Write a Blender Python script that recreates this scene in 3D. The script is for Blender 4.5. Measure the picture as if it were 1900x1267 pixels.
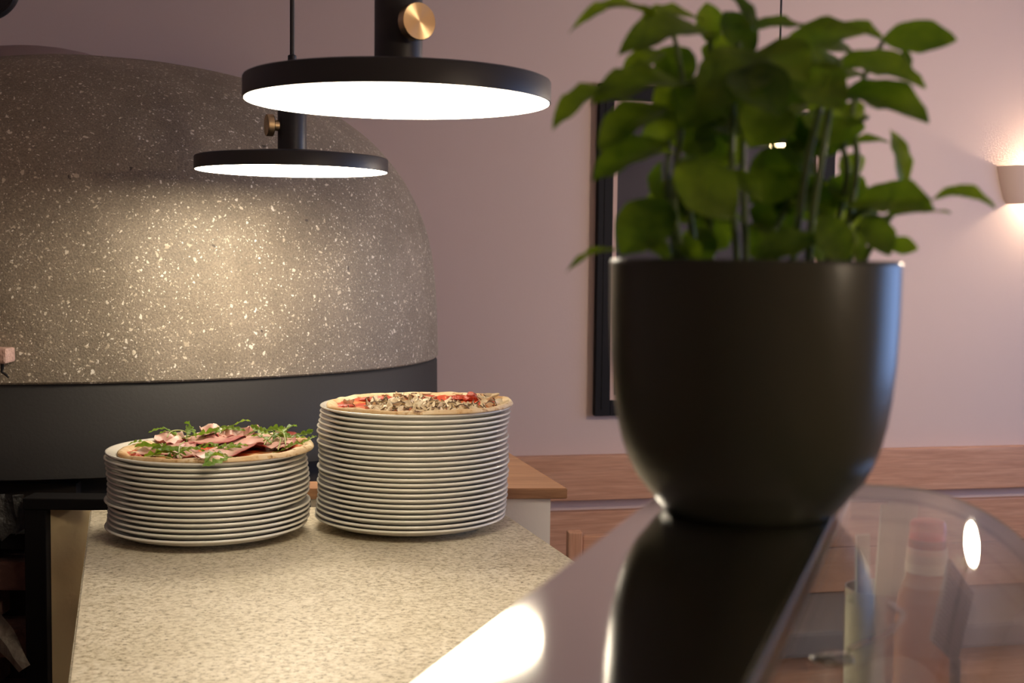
import bpy, bmesh, math, random
from mathutils import Vector, Matrix, Euler, noise

random.seed(7)
R = math.radians
PI = math.pi
scene = bpy.context.scene
for o in list(bpy.data.objects):
    bpy.data.objects.remove(o, do_unlink=True)
COL = scene.collection

# ------------------------------------------------------------------ camera
EYE = 1.6                      # eye height above the floor
FPX = 2400.0                   # focal length in pixels of a 1900 x 1267 frame
cam_data = bpy.data.cameras.new('camera')
cam = bpy.data.objects.new('camera', cam_data)
COL.objects.link(cam)
CAM_ROT = Matrix.Rotation(R(90 - 3.6), 3, 'X') @ Matrix.Rotation(R(0.65), 3, 'Z')
cam.matrix_world = Matrix.Translation((0, 0, EYE)) @ CAM_ROT.to_4x4()
cam_data.sensor_fit = 'HORIZONTAL'
cam_data.sensor_width = 36.0
cam_data.lens = FPX / 1900 * 36.0
cam_data.clip_start = 0.02
cam_data.dof.use_dof = True
cam_data.dof.focus_distance = 2.1
cam_data.dof.aperture_fstop = 9.5
scene.camera = cam

# ------------------------------------------------------------------ world, daylight, exposure
world = bpy.data.worlds.new('world')
scene.world = world
world.use_nodes = True
bg = world.node_tree.nodes['Background']
bg.inputs[0].default_value = (0.34, 0.53, 1.0, 1)      # blue daylight outside the window
bg.inputs[1].default_value = 4.3
WIN = dict(x=3.3, y0=1.5, y1=4.4, z0=0.9, z1=2.25)       # window in the right wall
pl = bpy.data.lights.new('daylight_portal', 'AREA')
pl.shape = 'RECTANGLE'
pl.size = WIN['z1'] - WIN['z0']
pl.size_y = WIN['y1'] - WIN['y0']
pl.cycles.is_portal = True
po = bpy.data.objects.new('daylight_portal', pl)
COL.objects.link(po)
po.location = (WIN['x'] - 0.01, (WIN['y0'] + WIN['y1']) / 2, (WIN['z0'] + WIN['z1']) / 2)
po.rotation_euler = (0, R(90), 0)
vs = scene.view_settings
vs.view_transform = 'Standard'
vs.look = 'None'
vs.exposure = 0.0
vs.gamma = 1.0
vs.use_curve_mapping = False
LAMP_L = 17.5                  # radiance of the pendant diffusers
SCONCE_L = 360.0
GLOBE_L = 150.0                 # dining-side globe lamp and the added fill globe, outside the frame
scene.cycles.use_denoising = True
scene.cycles.max_bounces = 12
scene.cycles.transparent_max_bounces = 24
scene.cycles.sample_clamp_indirect = 6.0


# ------------------------------------------------------------------ pixel helpers (place things where they stand)
def ray(px, py):
    return CAM_ROT @ Vector(((px - 950) / FPX, -(py - 633.5) / FPX, -1))


def aty(px, py, y):
    d = ray(px, py)
    return Vector((0, 0, EYE)) + d * (y / d.y)


def atz(px, py, z):
    d = ray(px, py)
    return Vector((0, 0, EYE)) + d * ((z - EYE) / d.z)


# ------------------------------------------------------------------ materials
MATS = {}


class NT:
    def __init__(self, name):
        self.m = bpy.data.materials.new(name)
        self.m.use_nodes = True
        self.t = self.m.node_tree
        self.b = self.t.nodes.get('Principled BSDF')
        self.out = self.t.nodes.get('Material Output')

    def n(self, kind, **kw):
        nd = self.t.nodes.new(kind)
        for k, v in kw.items():
            if k.startswith('i_'):
                key = k[2:]
                key = int(key) if key.isdigit() else key.replace('_', ' ')
                nd.inputs[key].default_value = v
            else:
                setattr(nd, k, v)
        return nd

    def l(self, a, b):
        self.t.links.new(a, b)


def rgba(c):
    return (c[0], c[1], c[2], 1)


def plain(name, col, rough=0.5, metal=0.0, spec=None, bump=0.0, bscale=80, var=0.0, vscale=6, coat=0.0):
    if name in MATS:
        return MATS[name]
    N = NT(name)
    b = N.b
    b.inputs['Base Color'].default_value = rgba(col)
    b.inputs['Roughness'].default_value = rough
    b.inputs['Metallic'].default_value = metal
    if spec is not None:
        b.inputs['Specular IOR Level'].default_value = spec
    if coat:
        b.inputs['Coat Weight'].default_value = coat
        b.inputs['Coat Roughness'].default_value = 0.08
    tc = N.n('ShaderNodeTexCoord')
    if var:
        nz = N.n('ShaderNodeTexNoise', i_Scale=vscale, i_Detail=6.0)
        N.l(tc.outputs['Object'], nz.inputs['Vector'])
        hs = N.n('ShaderNodeHueSaturation')
        hs.inputs['Color'].default_value = rgba(col)
        mr = N.n('ShaderNodeMapRange')
        mr.inputs['To Min'].default_value = 1 - var
        mr.inputs['To Max'].default_value = 1 + var
        N.l(nz.outputs['Fac'], mr.inputs['Value'])
        N.l(mr.outputs['Result'], hs.inputs['Value'])
        N.l(hs.outputs['Color'], b.inputs['Base Color'])
    if bump:
        nz = N.n('ShaderNodeTexNoise', i_Scale=bscale, i_Detail=4.0)
        N.l(tc.outputs['Object'], nz.inputs['Vector'])
        bp = N.n('ShaderNodeBump', i_Strength=bump, i_Distance=0.01)
        N.l(nz.outputs['Fac'], bp.inputs['Height'])
        N.l(bp.outputs['Normal'], b.inputs['Normal'])
    MATS[name] = N.m
    return N.m


def emit(name, col, strength):
    if name in MATS:
        return MATS[name]
    N = NT(name)
    N.b.inputs['Base Color'].default_value = (0.9, 0.9, 0.88, 1)
    N.b.inputs['Emission Color'].default_value = rgba(col)
    N.b.inputs['Emission Strength'].default_value = strength
    MATS[name] = N.m
    return N.m


def ramp(N, fac, stops):
    cr = N.n('ShaderNodeValToRGB')
    el = cr.color_ramp.elements
    while len(el) < len(stops):
        el.new(0.5)
    for e, (p, c) in zip(el, stops):
        e.position = p
        e.color = rgba(c) if len(c) == 3 else c
    N.l(fac, cr.inputs['Fac'])
    return cr


def mixc(N, fac, a, b, blend='MIX'):
    mx = N.n('ShaderNodeMix', data_type='RGBA', blend_type=blend)
    if isinstance(fac, float):
        mx.inputs[0].default_value = fac
    else:
        N.l(fac, mx.inputs[0])
    for k, v in ((6, a), (7, b)):
        if isinstance(v, tuple):
            mx.inputs[k].default_value = rgba(v)
        else:
            N.l(v, mx.inputs[k])
    return mx.outputs[2]


def concrete():
    N = NT('speckled_concrete')
    tc = N.n('ShaderNodeTexCoord').outputs['Object']
    big = N.n('ShaderNodeTexNoise', i_Scale=3.5, i_Detail=8.0, i_Roughness=0.65)
    N.l(tc, big.inputs['Vector'])
    base = ramp(N, big.outputs['Fac'], [(0.3, (0.20, 0.165, 0.12)), (0.5, (0.275, 0.23, 0.17)), (0.7, (0.35, 0.295, 0.225))]).outputs[0]
    fine = N.n('ShaderNodeTexNoise', i_Scale=260.0, i_Detail=3.0)
    N.l(tc, fine.inputs['Vector'])
    fr = ramp(N, fine.outputs['Fac'], [(0.3, (0.7, 0.7, 0.7)), (0.7, (1.25, 1.22, 1.18))]).outputs[0]
    col = mixc(N, 1.0, base, fr, 'MULTIPLY')
    # distorted coordinates make the grains irregular
    dn = N.n('ShaderNodeTexNoise', i_Scale=60.0, i_Detail=2.0)
    N.l(tc, dn.inputs['Vector'])
    dv = N.n('ShaderNodeVectorMath', operation='MULTIPLY_ADD')
    N.l(dn.outputs['Color'], dv.inputs[0])
    dv.inputs[1].default_value = (0.02, 0.02, 0.02)
    N.l(tc, dv.inputs[2])
    mask_n = N.n('ShaderNodeTexNoise', i_Scale=7.0, i_Detail=4.0, i_Roughness=0.7)
    N.l(tc, mask_n.inputs['Vector'])
    hgt = None
    for sc_, rmin, rmax, keep in ((42.0, 0.02, 0.22, 0.52), (100.0, 0.05, 0.34, 0.40), (210.0, 0.06, 0.36, 0.42)):
        vo = N.n('ShaderNodeTexVoronoi', i_Scale=sc_)
        N.l(dv.outputs[0], vo.inputs['Vector'])
        sep = N.n('ShaderNodeSeparateColor')
        N.l(vo.outputs['Color'], sep.inputs[0])
        # presence of a grain: random per cell, more of them where the mask is high
        ad = N.n('ShaderNodeMath', operation='ADD')
        N.l(sep.outputs[0], ad.inputs[0])
        mm = N.n('ShaderNodeMapRange')
        mm.inputs['From Min'].default_value = 0.3
        mm.inputs['From Max'].default_value = 0.7
        mm.inputs['To Min'].default_value = -0.45
        mm.inputs['To Max'].default_value = 0.3
        N.l(mask_n.outputs['Fac'], mm.inputs['Value'])
        N.l(mm.outputs[0], ad.inputs[1])
        pr = N.n('ShaderNodeMath', operation='GREATER_THAN')
        pr.inputs[1].default_value = keep
        N.l(ad.outputs[0], pr.inputs[0])
        rad = N.n('ShaderNodeMapRange')
        rad.inputs['To Min'].default_value = rmin
        rad.inputs['To Max'].default_value = rmax
        N.l(sep.outputs[1], rad.inputs['Value'])
        lt = N.n('ShaderNodeMath', operation='LESS_THAN')
        N.l(vo.outputs['Distance'], lt.inputs[0])
        N.l(rad.outputs[0], lt.inputs[1])
        fac = N.n('ShaderNodeMath', operation='MULTIPLY')
        N.l(lt.outputs[0], fac.inputs[0])
        N.l(pr.outputs[0], fac.inputs[1])
        gcol = ramp(N, sep.outputs[2], [(0.0, (0.50, 0.41, 0.29)), (0.5, (0.72, 0.63, 0.48)), (1.0, (0.92, 0.86, 0.74))]).outputs[0]
        col = mixc(N, fac.outputs[0], col, gcol)
    # a few dark pits
    vo = N.n('ShaderNodeTexVoronoi', i_Scale=11.0)
    N.l(dv.outputs[0], vo.inputs['Vector'])
    lt = N.n('ShaderNodeMath', operation='LESS_THAN')
    lt.inputs[1].default_value = 0.045
    N.l(vo.outputs['Distance'], lt.inputs[0])
    col = mixc(N, lt.outputs[0], col, (0.10, 0.08, 0.06))
    N.l(col, N.b.inputs['Base Color'])
    N.b.inputs['Roughness'].default_value = 0.55
    N.b.inputs['Specular IOR Level'].default_value = 0.45
    bp = N.n('ShaderNodeBump', i_Strength=0.35, i_Distance=0.004)
    N.l(fine.outputs['Fac'], bp.inputs['Height'])
    N.l(bp.outputs['Normal'], N.b.inputs['Normal'])
    return N.m


def granite():
    N = NT('granite')
    tc = N.n('ShaderNodeTexCoord').outputs['Object']
    a = N.n('ShaderNodeTexNoise', i_Scale=130.0, i_Detail=5.0, i_Roughness=0.7)
    N.l(tc, a.inputs['Vector'])
    b = N.n('ShaderNodeTexNoise', i_Scale=9.0, i_Detail=4.0)
    N.l(tc, b.inputs['Vector'])
    c = N.n('ShaderNodeTexNoise', i_Scale=260.0, i_Detail=3.0)
    N.l(tc, c.inputs['Vector'])
    base = ramp(N, a.outputs['Fac'], [(0.30, (0.20, 0.16, 0.11)), (0.40, (0.41, 0.355, 0.255)), (0.50, (0.58, 0.52, 0.40)), (0.66, (0.70, 0.65, 0.54))]).outputs[0]
    tint = ramp(N, b.outputs['Fac'], [(0.3, (0.90, 0.88, 0.83)), (0.7, (1.05, 1.04, 1.03))]).outputs[0]
    col = mixc(N, 1.0, base, tint, 'MULTIPLY')
    sp = ramp(N, c.outputs['Fac'], [(0.30, (0.4, 0.4, 0.4)), (0.40, (1, 1, 1))]).outputs[0]
    col = mixc(N, 0.8, col, mixc(N, 1.0, col, sp, 'MULTIPLY'))
    N.l(col, N.b.inputs['Base Color'])
    N.b.inputs['Roughness'].default_value = 0.38
    N.b.inputs['Specular IOR Level'].default_value = 0.3
    return N.m


def wood(name, c1, c2, c3, rough=0.5, along='X', scale=1.0):
    if name in MATS:
        return MATS[name]
    N = NT(name)
    tcn = N.n('ShaderNodeTexCoord')
    oi = N.n('ShaderNodeObjectInfo')
    off = N.n('ShaderNodeVectorMath', operation='MULTIPLY_ADD')
    N.l(oi.outputs['Random'], off.inputs[0])
    off.inputs[1].default_value = (3.1, 5.7, 9.3)
    N.l(tcn.outputs['Object'], off.inputs[2])
    mp = N.n('ShaderNodeMapping')
    s = {'X': (1.2, 26, 26), 'Y': (26, 1.2, 26), 'Z': (26, 26, 1.2)}[along]
    mp.inputs['Scale'].default_value = tuple(v * scale for v in s)
    N.l(off.outputs[0], mp.inputs['Vector'])
    a = N.n('ShaderNodeTexNoise', i_Scale=1.6, i_Detail=6.0, i_Roughness=0.6, i_Distortion=1.4)
    N.l(mp.outputs[0], a.inputs['Vector'])
    f = N.n('ShaderNodeTexNoise', i_Scale=9.0, i_Detail=3.0)
    N.l(mp.outputs[0], f.inputs['Vector'])
    base = ramp(N, a.outputs['Fac'], [(0.32, c1), (0.5, c2), (0.68, c3)]).outputs[0]
    fr = ramp(N, f.outputs['Fac'], [(0.35, (0.86, 0.84, 0.82)), (0.6, (1.04, 1.04, 1.04))]).outputs[0]
    col = mixc(N, 1.0, base, fr, 'MULTIPLY')
    N.l(col, N.b.inputs['Base Color'])
    N.b.inputs['Roughness'].default_value = rough
    bp = N.n('ShaderNodeBump', i_Strength=0.12, i_Distance=0.003)
    N.l(f.outputs['Fac'], bp.inputs['Height'])
    N.l(bp.outputs['Normal'], N.b.inputs['Normal'])
    MATS[name] = N.m
    return N.m


def clear_glass(name, tint=(0.97, 0.985, 0.975), ior=1.5, haze=0.0, hcol=(0.8, 0.8, 0.78)):
    if name in MATS:
        return MATS[name]
    N = NT(name)
    N.t.nodes.remove(N.b)
    tr = N.n('ShaderNodeBsdfTransparent')
    tr.inputs[0].default_value = rgba(tint)
    gl = N.n('ShaderNodeBsdfGlossy')
    gl.inputs['Color'].default_value = (1, 1, 1, 1)
    gl.inputs['Roughness'].default_value = 0.015
    fr = N.n('ShaderNodeFresnel')
    fr.inputs['IOR'].default_value = ior
    mx = N.n('ShaderNodeMixShader')
    N.l(fr.outputs[0], mx.inputs[0])
    N.l(tr.outputs[0], mx.inputs[1])
    N.l(gl.outputs[0], mx.inputs[2])
    last = mx
    if haze:
        df = N.n('ShaderNodeBsdfDiffuse')
        df.inputs[0].default_value = rgba(hcol)
        m2 = N.n('ShaderNodeMixShader')
        m2.inputs[0].default_value = haze
        N.l(mx.outputs[0], m2.inputs[1])
        N.l(df.outputs[0], m2.inputs[2])
        last = m2
    N.l(last.outputs[0], N.out.inputs['Surface'])
    MATS[name] = N.m
    return N.m


def leafy(name, c1, c2, rough=0.42, trans=0.35, scale=30, tcol=None):
    if name in MATS:
        return MATS[name]
    N = NT(name)
    tc = N.n('ShaderNodeTexCoord').outputs['Object']
    nz = N.n('ShaderNodeTexNoise', i_Scale=scale, i_Detail=4.0)
    N.l(tc, nz.inputs['Vector'])
    oi = N.n('ShaderNodeObjectInfo')
    ad = N.n('ShaderNodeMath', operation='MULTIPLY_ADD')
    N.l(oi.outputs['Random'], ad.inputs[0])
    ad.inputs[1].default_value = 0.5
    sb = N.n('ShaderNodeMath', operation='SUBTRACT')
    N.l(nz.outputs['Fac'], sb.inputs[0])
    sb.inputs[1].default_value = 0.25
    N.l(sb.outputs[0], ad.inputs[2])
    col = ramp(N, ad.outputs[0], [(0.2, c1), (0.8, c2)]).outputs[0]
    N.l(col, N.b.inputs['Base Color'])
    N.b.inputs['Roughness'].default_value = rough
    N.b.inputs['Specular IOR Level'].default_value = 0.35
    tl = N.n('ShaderNodeBsdfTranslucent')
    N.l(mixc(N, 1.0, col, tcol or (1.9, 1.9, 0.7), 'MULTIPLY'), tl.inputs[0])
    mx = N.n('ShaderNodeMixShader')
    mx.inputs[0].default_value = trans
    N.l(N.b.outputs[0], mx.inputs[1])
    N.l(tl.outputs[0], mx.inputs[2])
    N.l(mx.outputs[0], N.out.inputs['Surface'])
    MATS[name] = N.m
    return N.m


M_WALL = plain('mauve_plaster', (0.60, 0.465, 0.415), 0.9, bump=0.06, bscale=220, var=0.03, vscale=3, spec=0.2)
M_CEIL = plain('pale_ceiling_paint', (0.62, 0.55, 0.52), 0.9)
M_FLOOR = wood('dark_floor_boards', (0.10, 0.06, 0.04), (0.16, 0.10, 0.065), (0.22, 0.14, 0.09), 0.4, 'X')
M_CONC = concrete()
M_GRAN = granite()
M_BASE = plain('charcoal_plaster', (0.028, 0.026, 0.024), 0.62, bump=0.05, bscale=150, var=0.12, vscale=5, spec=0.35)
M_CAP = plain('mauve_oven_plaster', (0.40, 0.30, 0.29), 0.9, bump=0.1, bscale=90)
M_WOOD = wood('reddish_oak', (0.46, 0.225, 0.125), (0.53, 0.275, 0.16), (0.59, 0.325, 0.20), 0.45, 'X')
M_WOODZ = wood('reddish_oak_upright', (0.46, 0.225, 0.125), (0.52, 0.27, 0.155), (0.58, 0.32, 0.195), 0.45, 'Z')
M_LEDGE = wood('ledge_oak', (0.30, 0.15, 0.075), (0.38, 0.20, 0.105), (0.45, 0.25, 0.14), 0.4, 'X')
M_WHITE = plain('white_painted_wall', (0.86, 0.81, 0.76), 0.8, bump=0.04, bscale=200)
M_CER = plain('glazed_white_ceramic', (0.74, 0.71, 0.63), 0.16, coat=0.3)
M_BLACK = plain('matt_black_metal', (0.018, 0.018, 0.02), 0.45, spec=0.5)
M_LAMP = plain('charcoal_lamp_metal', (0.030, 0.030, 0.032), 0.42, spec=0.5, bump=0.03, bscale=500)
M_DIFF = emit('lamp_diffuser_glow', (1.0, 0.87, 0.67), LAMP_L)
M_STEEL = plain('polished_steel', (0.70, 0.69, 0.67), 0.07, metal=1.0)
M_STEELB = plain('brushed_steel', (0.55, 0.54, 0.52), 0.28, metal=1.0)
M_GLASS = clear_glass('clear_glass', haze=0.006)
M_EDGE = clear_glass('glass_cut_edge', (0.70, 0.74, 0.66), 1.5, haze=0.75, hcol=(0.62, 0.55, 0.46))
M_POT = plain('dark_olive_glaze', (0.050, 0.054, 0.036), 0.30, spec=0.32, bump=0.02, bscale=60)
M_SOIL = plain('potting_soil', (0.03, 0.02, 0.014), 0.95, bump=1.0, bscale=300)
M_LEAF = leafy('basil_leaf', (0.052, 0.105, 0.012), (0.20, 0.30, 0.026), 0.40, 0.45, 60)
M_STEM = leafy('basil_stem', (0.12, 0.19, 0.06), (0.20, 0.28, 0.11), 0.5, 0.15, 60)
M_SOOT = plain('sooty_steel', (0.007, 0.006, 0.006), 0.7, spec=0.15)
M_FRAME = plain('black_frame_wood', (0.010, 0.009, 0.010), 0.6, spec=0.15)
M_LINER = plain('pale_liner', (0.55, 0.38, 0.31), 0.7)


def brass():
    N = NT('turned_brass')
    N.b.inputs['Metallic'].default_value = 1.0
    N.b.inputs['Base Color'].default_value = (0.74, 0.56, 0.33, 1)
    N.b.inputs['Roughness'].default_value = 0.27
    N.b.inputs['Anisotropic'].default_value = 0.85
    tg = N.n('ShaderNodeTangent', direction_type='RADIAL', axis='Z')
    N.l(tg.outputs[0], N.b.inputs['Tangent'])
    return N.m


M_BRASS = brass()


# ------------------------------------------------------------------ mesh helpers
def mesh_obj(name, bm, mat, parent=None, smooth=False, angle=40):
    me = bpy.data.meshes.new(name)
    bm.normal_update()
    bm.to_mesh(me)
    bm.free()
    mats = mat if isinstance(mat, (list, tuple)) else [mat]
    for m in mats:
        me.materials.append(m)
    if smooth:
        for p in me.polygons:
            p.use_smooth = True
        try:
            me.set_sharp_from_angle(angle=R(angle))
        except Exception:
            pass
    o = bpy.data.objects.new(name, me)
    COL.objects.link(o)
    if parent:
        o.parent = parent
    return o


def share(name, me, parent=None, mw=None):
    o = bpy.data.objects.new(name, me)
    COL.objects.link(o)
    if parent:
        o.parent = parent
    if mw is not None:
        o.matrix_local = mw
    return o


def tag(o, label=None, cat=None, group=None, kind=None):
    if label:
        o['label'] = label
    if cat:
        o['category'] = cat
    if group:
        o['group'] = group
    if kind:
        o['kind'] = kind
    return o


def thing(name, label, cat, loc=(0, 0, 0), rz=0, group=None):
    o = bpy.data.objects.new(name, None)
    COL.objects.link(o)
    o.empty_display_size = 0.05
    o.location = loc
    o.rotation_euler = (0, 0, rz)
    return tag(o, label, cat, group)


def box(bm, x0, x1, y0, y1, z0, z1, bev=0.0, mi=0):
    b = bmesh.new()
    bmesh.ops.create_cube(b, size=1)
    for v in b.verts:
        v.co = Vector(((x0 + x1) / 2 + v.co.x * (x1 - x0), (y0 + y1) / 2 + v.co.y * (y1 - y0), (z0 + z1) / 2 + v.co.z * (z1 - z0)))
    if bev:
        bmesh.ops.bevel(b, geom=b.edges[:], offset=bev, segments=2, affect='EDGES', profile=0.6)
    join(bm, b, mi)


def join(bm, b, mi=0, mw=None):
    off = {}
    for v in b.verts:
        off[v] = bm.verts.new(mw @ v.co if mw else v.co)
    for f in b.faces:
        try:
            nf = bm.faces.new([off[v] for v in f.verts])
            nf.material_index = mi
            nf.smooth = f.smooth
        except ValueError:
            pass
    b.free()


def B(x0, x1, y0, y1, z0, z1, bev=0.0):
    bm = bmesh.new()
    box(bm, x0, x1, y0, y1, z0, z1, bev)
    return bm


def prism(poly, z0, z1, bev=0.0):
    bm = bmesh.new()
    lo = [bm.verts.new((x, y, z0)) for x, y in poly]
    hi = [bm.verts.new((x, y, z1)) for x, y in poly]
    n = len(poly)
    bm.faces.new(lo[::-1])
    bm.faces.new(hi)
    for i in range(n):
        bm.faces.new((lo[i], lo[(i + 1) % n], hi[(i + 1) % n], hi[i]))
    bmesh.ops.recalc_face_normals(bm, faces=bm.faces[:])
    if bev:
        bmesh.ops.bevel(bm, geom=[e for e in bm.edges], offset=bev, segments=2, affect='EDGES')
    return bm


def lathe(prof, seg=64, closed=False, sx=1.0, sy=1.0):
    """revolve (r, z) points about z; points with r == 0 become poles"""
    bm = bmesh.new()
    rings = []
    for r, z in prof:
        if r < 1e-6:
            rings.append([bm.verts.new((0, 0, z))])
        else:
            rings.append([bm.verts.new((r * sx * math.cos(2 * PI * k / seg), r * sy * math.sin(2 * PI * k / seg), z)) for k in range(seg)])
    pairs = list(zip(rings, rings[1:]))
    if closed:
        pairs.append((rings[-1], rings[0]))
    for a, b in pairs:
        for k in range(seg):
            k2 = (k + 1) % seg
            va = [a[0]] if len(a) == 1 else [a[k], a[k2]]
            vb = [b[0]] if len(b) == 1 else [b[k2], b[k]]
            if len(va) + len(vb) >= 3:
                bm.faces.new(va + vb)
    bmesh.ops.recalc_face_normals(bm, faces=bm.faces[:])
    return bm


def tube(pts, rad, seg=8, caps=True):
    bm = bmesh.new()
    pts = [Vector(p) for p in pts]
    rads = rad if isinstance(rad, (list, tuple)) else [rad] * len(pts)
    prev = None
    rings = []
    for i, p in enumerate(pts):
        d = (pts[min(i + 1, len(pts) - 1)] - pts[max(i - 1, 0)]).normalized()
        if prev is None:
            u = d.orthogonal().normalized()
        else:
            u = (prev - d * prev.dot(d)).normalized()
        prev = u
        w = d.cross(u)
        rings.append([bm.verts.new(p + (u * math.cos(2 * PI * k / seg) + w * math.sin(2 * PI * k / seg)) * rads[i]) for k in range(seg)])
    for a, b in zip(rings, rings[1:]):
        for k in range(seg):
            bm.faces.new((a[k], a[(k + 1) % seg], b[(k + 1) % seg], b[k]))
    if caps:
        bm.faces.new(rings[0][::-1])
        bm.faces.new(rings[-1])
    bmesh.ops.recalc_face_normals(bm, faces=bm.faces[:])
    return bm


def smooth_path(pts, n=6):
    pts = [Vector(p) for p in pts]
    out = []
    for i in range(len(pts) - 1):
        p0 = pts[max(i - 1, 0)]
        p1, p2 = pts[i], pts[i + 1]
        p3 = pts[min(i + 2, len(pts) - 1)]
        for k in range(n):
            t = k / n
            out.append(0.5 * ((2 * p1) + (p2 - p0) * t + (2 * p0 - 5 * p1 + 4 * p2 - p3) * t * t + (3 * p1 - p0 - 3 * p2 + p3) * t ** 3))
    out.append(pts[-1])
    return out


# ------------------------------------------------------------------ the room
WY, WS = 4.56, 0.2217                      # back wall: y = WY + WS * x


def wy(x):
    return WY + WS * x


XL, XR, YF, ZC = -2.7, WIN['x'], -2.6, 2.9
WANG = math.atan(WS)


def quad_wall(name, x0, y0, x1, y1, z0, z1, t, mat):
    """vertical slab from (x0,y0) to (x1,y1), t thick to its left side"""
    d = Vector((x1 - x0, y1 - y0, 0)).normalized()
    n = Vector((-d.y, d.x, 0)) * t
    return tag(mesh_obj(name, prism([(x0, y0), (x1, y1), (x1 + n.x, y1 + n.y), (x0 + n.x, y0 + n.y)], z0, z1), mat), kind='structure')


tag(mesh_obj('floor', prism([(XL - .2, YF - .2), (XR + .2, YF - .2), (XR + .2, wy(XR) + .3), (XL - .2, wy(XL) + .3)], -0.1, 0), M_FLOOR), kind='structure')
tag(mesh_obj('ceiling', prism([(XL - .2, YF - .2), (XR + .2, YF - .2), (XR + .2, wy(XR) + .3), (XL - .2, wy(XL) + .3)], ZC, ZC + 0.1), M_CEIL), kind='structure')
quad_wall('wall_back', XL, wy(XL), XR, wy(XR), 0, ZC, 0.15, M_WALL)
quad_wall('wall_left', XL, YF, XL, wy(XL), 0, ZC, 0.15, M_WALL)
quad_wall('wall_front', XR, YF, XL, YF, 0, ZC, 0.15, M_WALL)
wr = bmesh.new()
yb = wy(XR)
box(wr, XR, XR + .15, YF, WIN['y0'], 0, ZC)
box(wr, XR, XR + .15, WIN['y1'], yb, 0, ZC)
box(wr, XR, XR + .15, WIN['y0'], WIN['y1'], 0, WIN['z0'])
box(wr, XR, XR + .15, WIN['y0'], WIN['y1'], WIN['z1'], ZC)
tag(mesh_obj('wall_right', wr, M_WALL), kind='structure')
wf = bmesh.new()
fw = 0.06
for a, b_ in ((WIN['y0'], WIN['y0'] + fw), (WIN['y1'] - fw, WIN['y1']), ((WIN['y0'] + WIN['y1']) / 2 - fw / 2, (WIN['y0'] + WIN['y1']) / 2 + fw / 2)):
    box(wf, XR + .04, XR + .10, a, b_, WIN['z0'], WIN['z1'])
box(wf, XR + .04, XR + .10, WIN['y0'], WIN['y1'], WIN['z0'], WIN['z0'] + fw)
box(wf, XR + .04, XR + .10, WIN['y0'], WIN['y1'], WIN['z1'] - fw, WIN['z1'])
tag(mesh_obj('window_1', wf, M_FRAME), kind='structure')


def on_wall(px, py, off=0.0):
    """point where the pixel's ray meets the back wall (moved off metres in front of it)"""
    d = ray(px, py)
    t = (WY - off / math.cos(WANG)) / (d.y - WS * d.x)
    return Vector((0, 0, EYE)) + d * t


# wood panelling of the bench along the back wall: planks with a gap
def wall_frame(name, label, cat, x=0.0, z=0.0, off=0.0):
    n = Vector((math.sin(WANG), -math.cos(WANG), 0))
    p = Vector((x, wy(x), z)) + n * off
    return thing(name, label, cat, p, WANG)


zt = on_wall(1500, 833.5).z
zb1 = on_wall(1100, 923.5).z
zb2 = on_wall(1100, 944.5).z
bench = wall_frame('wall_bench', 'long upholstered wall bench with reddish wooden plank backrest under the framed picture', 'bench', 0.0, 0.0)
BX0, BX1 = -0.55, 3.15
for z0, z1, pr in ((zb1, zt, .045), (zb2 - 0.165, zb2, .04), (zb2 - 0.335, zb2 - 0.168, .04)):
    mesh_obj('plank', B(BX0, BX1, -pr, -0.002, z0, z1, 0.003), M_WOOD, bench)
M_UPH = plain('grey_mauve_upholstery', (0.20, 0.165, 0.155), 0.85, bump=0.2, bscale=400)
SEATZ = zb2 - 0.34
mesh_obj('seat_cushion', B(BX0, BX1, -0.50, -0.003, SEATZ - 0.09, SEATZ, 0.015), M_UPH, bench)
mesh_obj('bench_base', B(BX0 + .02, BX1, -0.46, -0.004, 0.001, SEATZ - 0.092), M_WOOD, bench)

# framed picture behind the plant
pf_tl = on_wall(1113, 157, 0.001)
pf_bl = on_wall(1099, 770, 0.001)
pf_tr = on_wall(1551, 160, 0.001)
pic = wall_frame('framed_picture', 'large black framed picture with dark poster hanging behind the plant', 'picture', pf_bl.x, pf_bl.z, 0.002)
pw = (Vector((pf_tr.x, pf_tr.y, 0)) - Vector((pf_tl.x, pf_tl.y, 0))).length
ph = pf_tl.z - pf_bl.z
fr = 0.056
bmf = bmesh.new()
for a in ((0, fr, 0, ph), (pw - fr, pw, 0, ph), (fr, pw - fr, 0, fr), (fr, pw - fr, ph - fr, ph)):
    box(bmf, a[0], a[1], -0.03, 0, a[2], a[3], 0.003)
# raised inner lip of the moulding
box(bmf, fr * .42, fr * .46, -0.032, -0.029, fr * .42, ph - fr * .42)
mesh_obj('frame', bmf, M_FRAME, pic)
lw = 0.017
bml = bmesh.new()
for a in ((fr, fr + lw, fr, ph - fr), (pw - fr - lw, pw - fr, fr, ph - fr), (fr + lw, pw - fr - lw, fr, fr + lw), (fr + lw, pw - fr - lw, ph - fr - lw, ph - fr)):
    box(bml, a[0], a[1], -0.022, -0.004, a[2], a[3])
mesh_obj('liner', bml, M_LINER, pic)
M_POSTER = plain('dark_poster', (0.050, 0.040, 0.044), 0.6, spec=0.2, var=0.35, vscale=3)
mesh_obj('poster', B(fr + lw, pw - fr - lw, -0.012, -0.004, fr + lw, ph - fr - lw), M_POSTER, pic)

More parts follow.
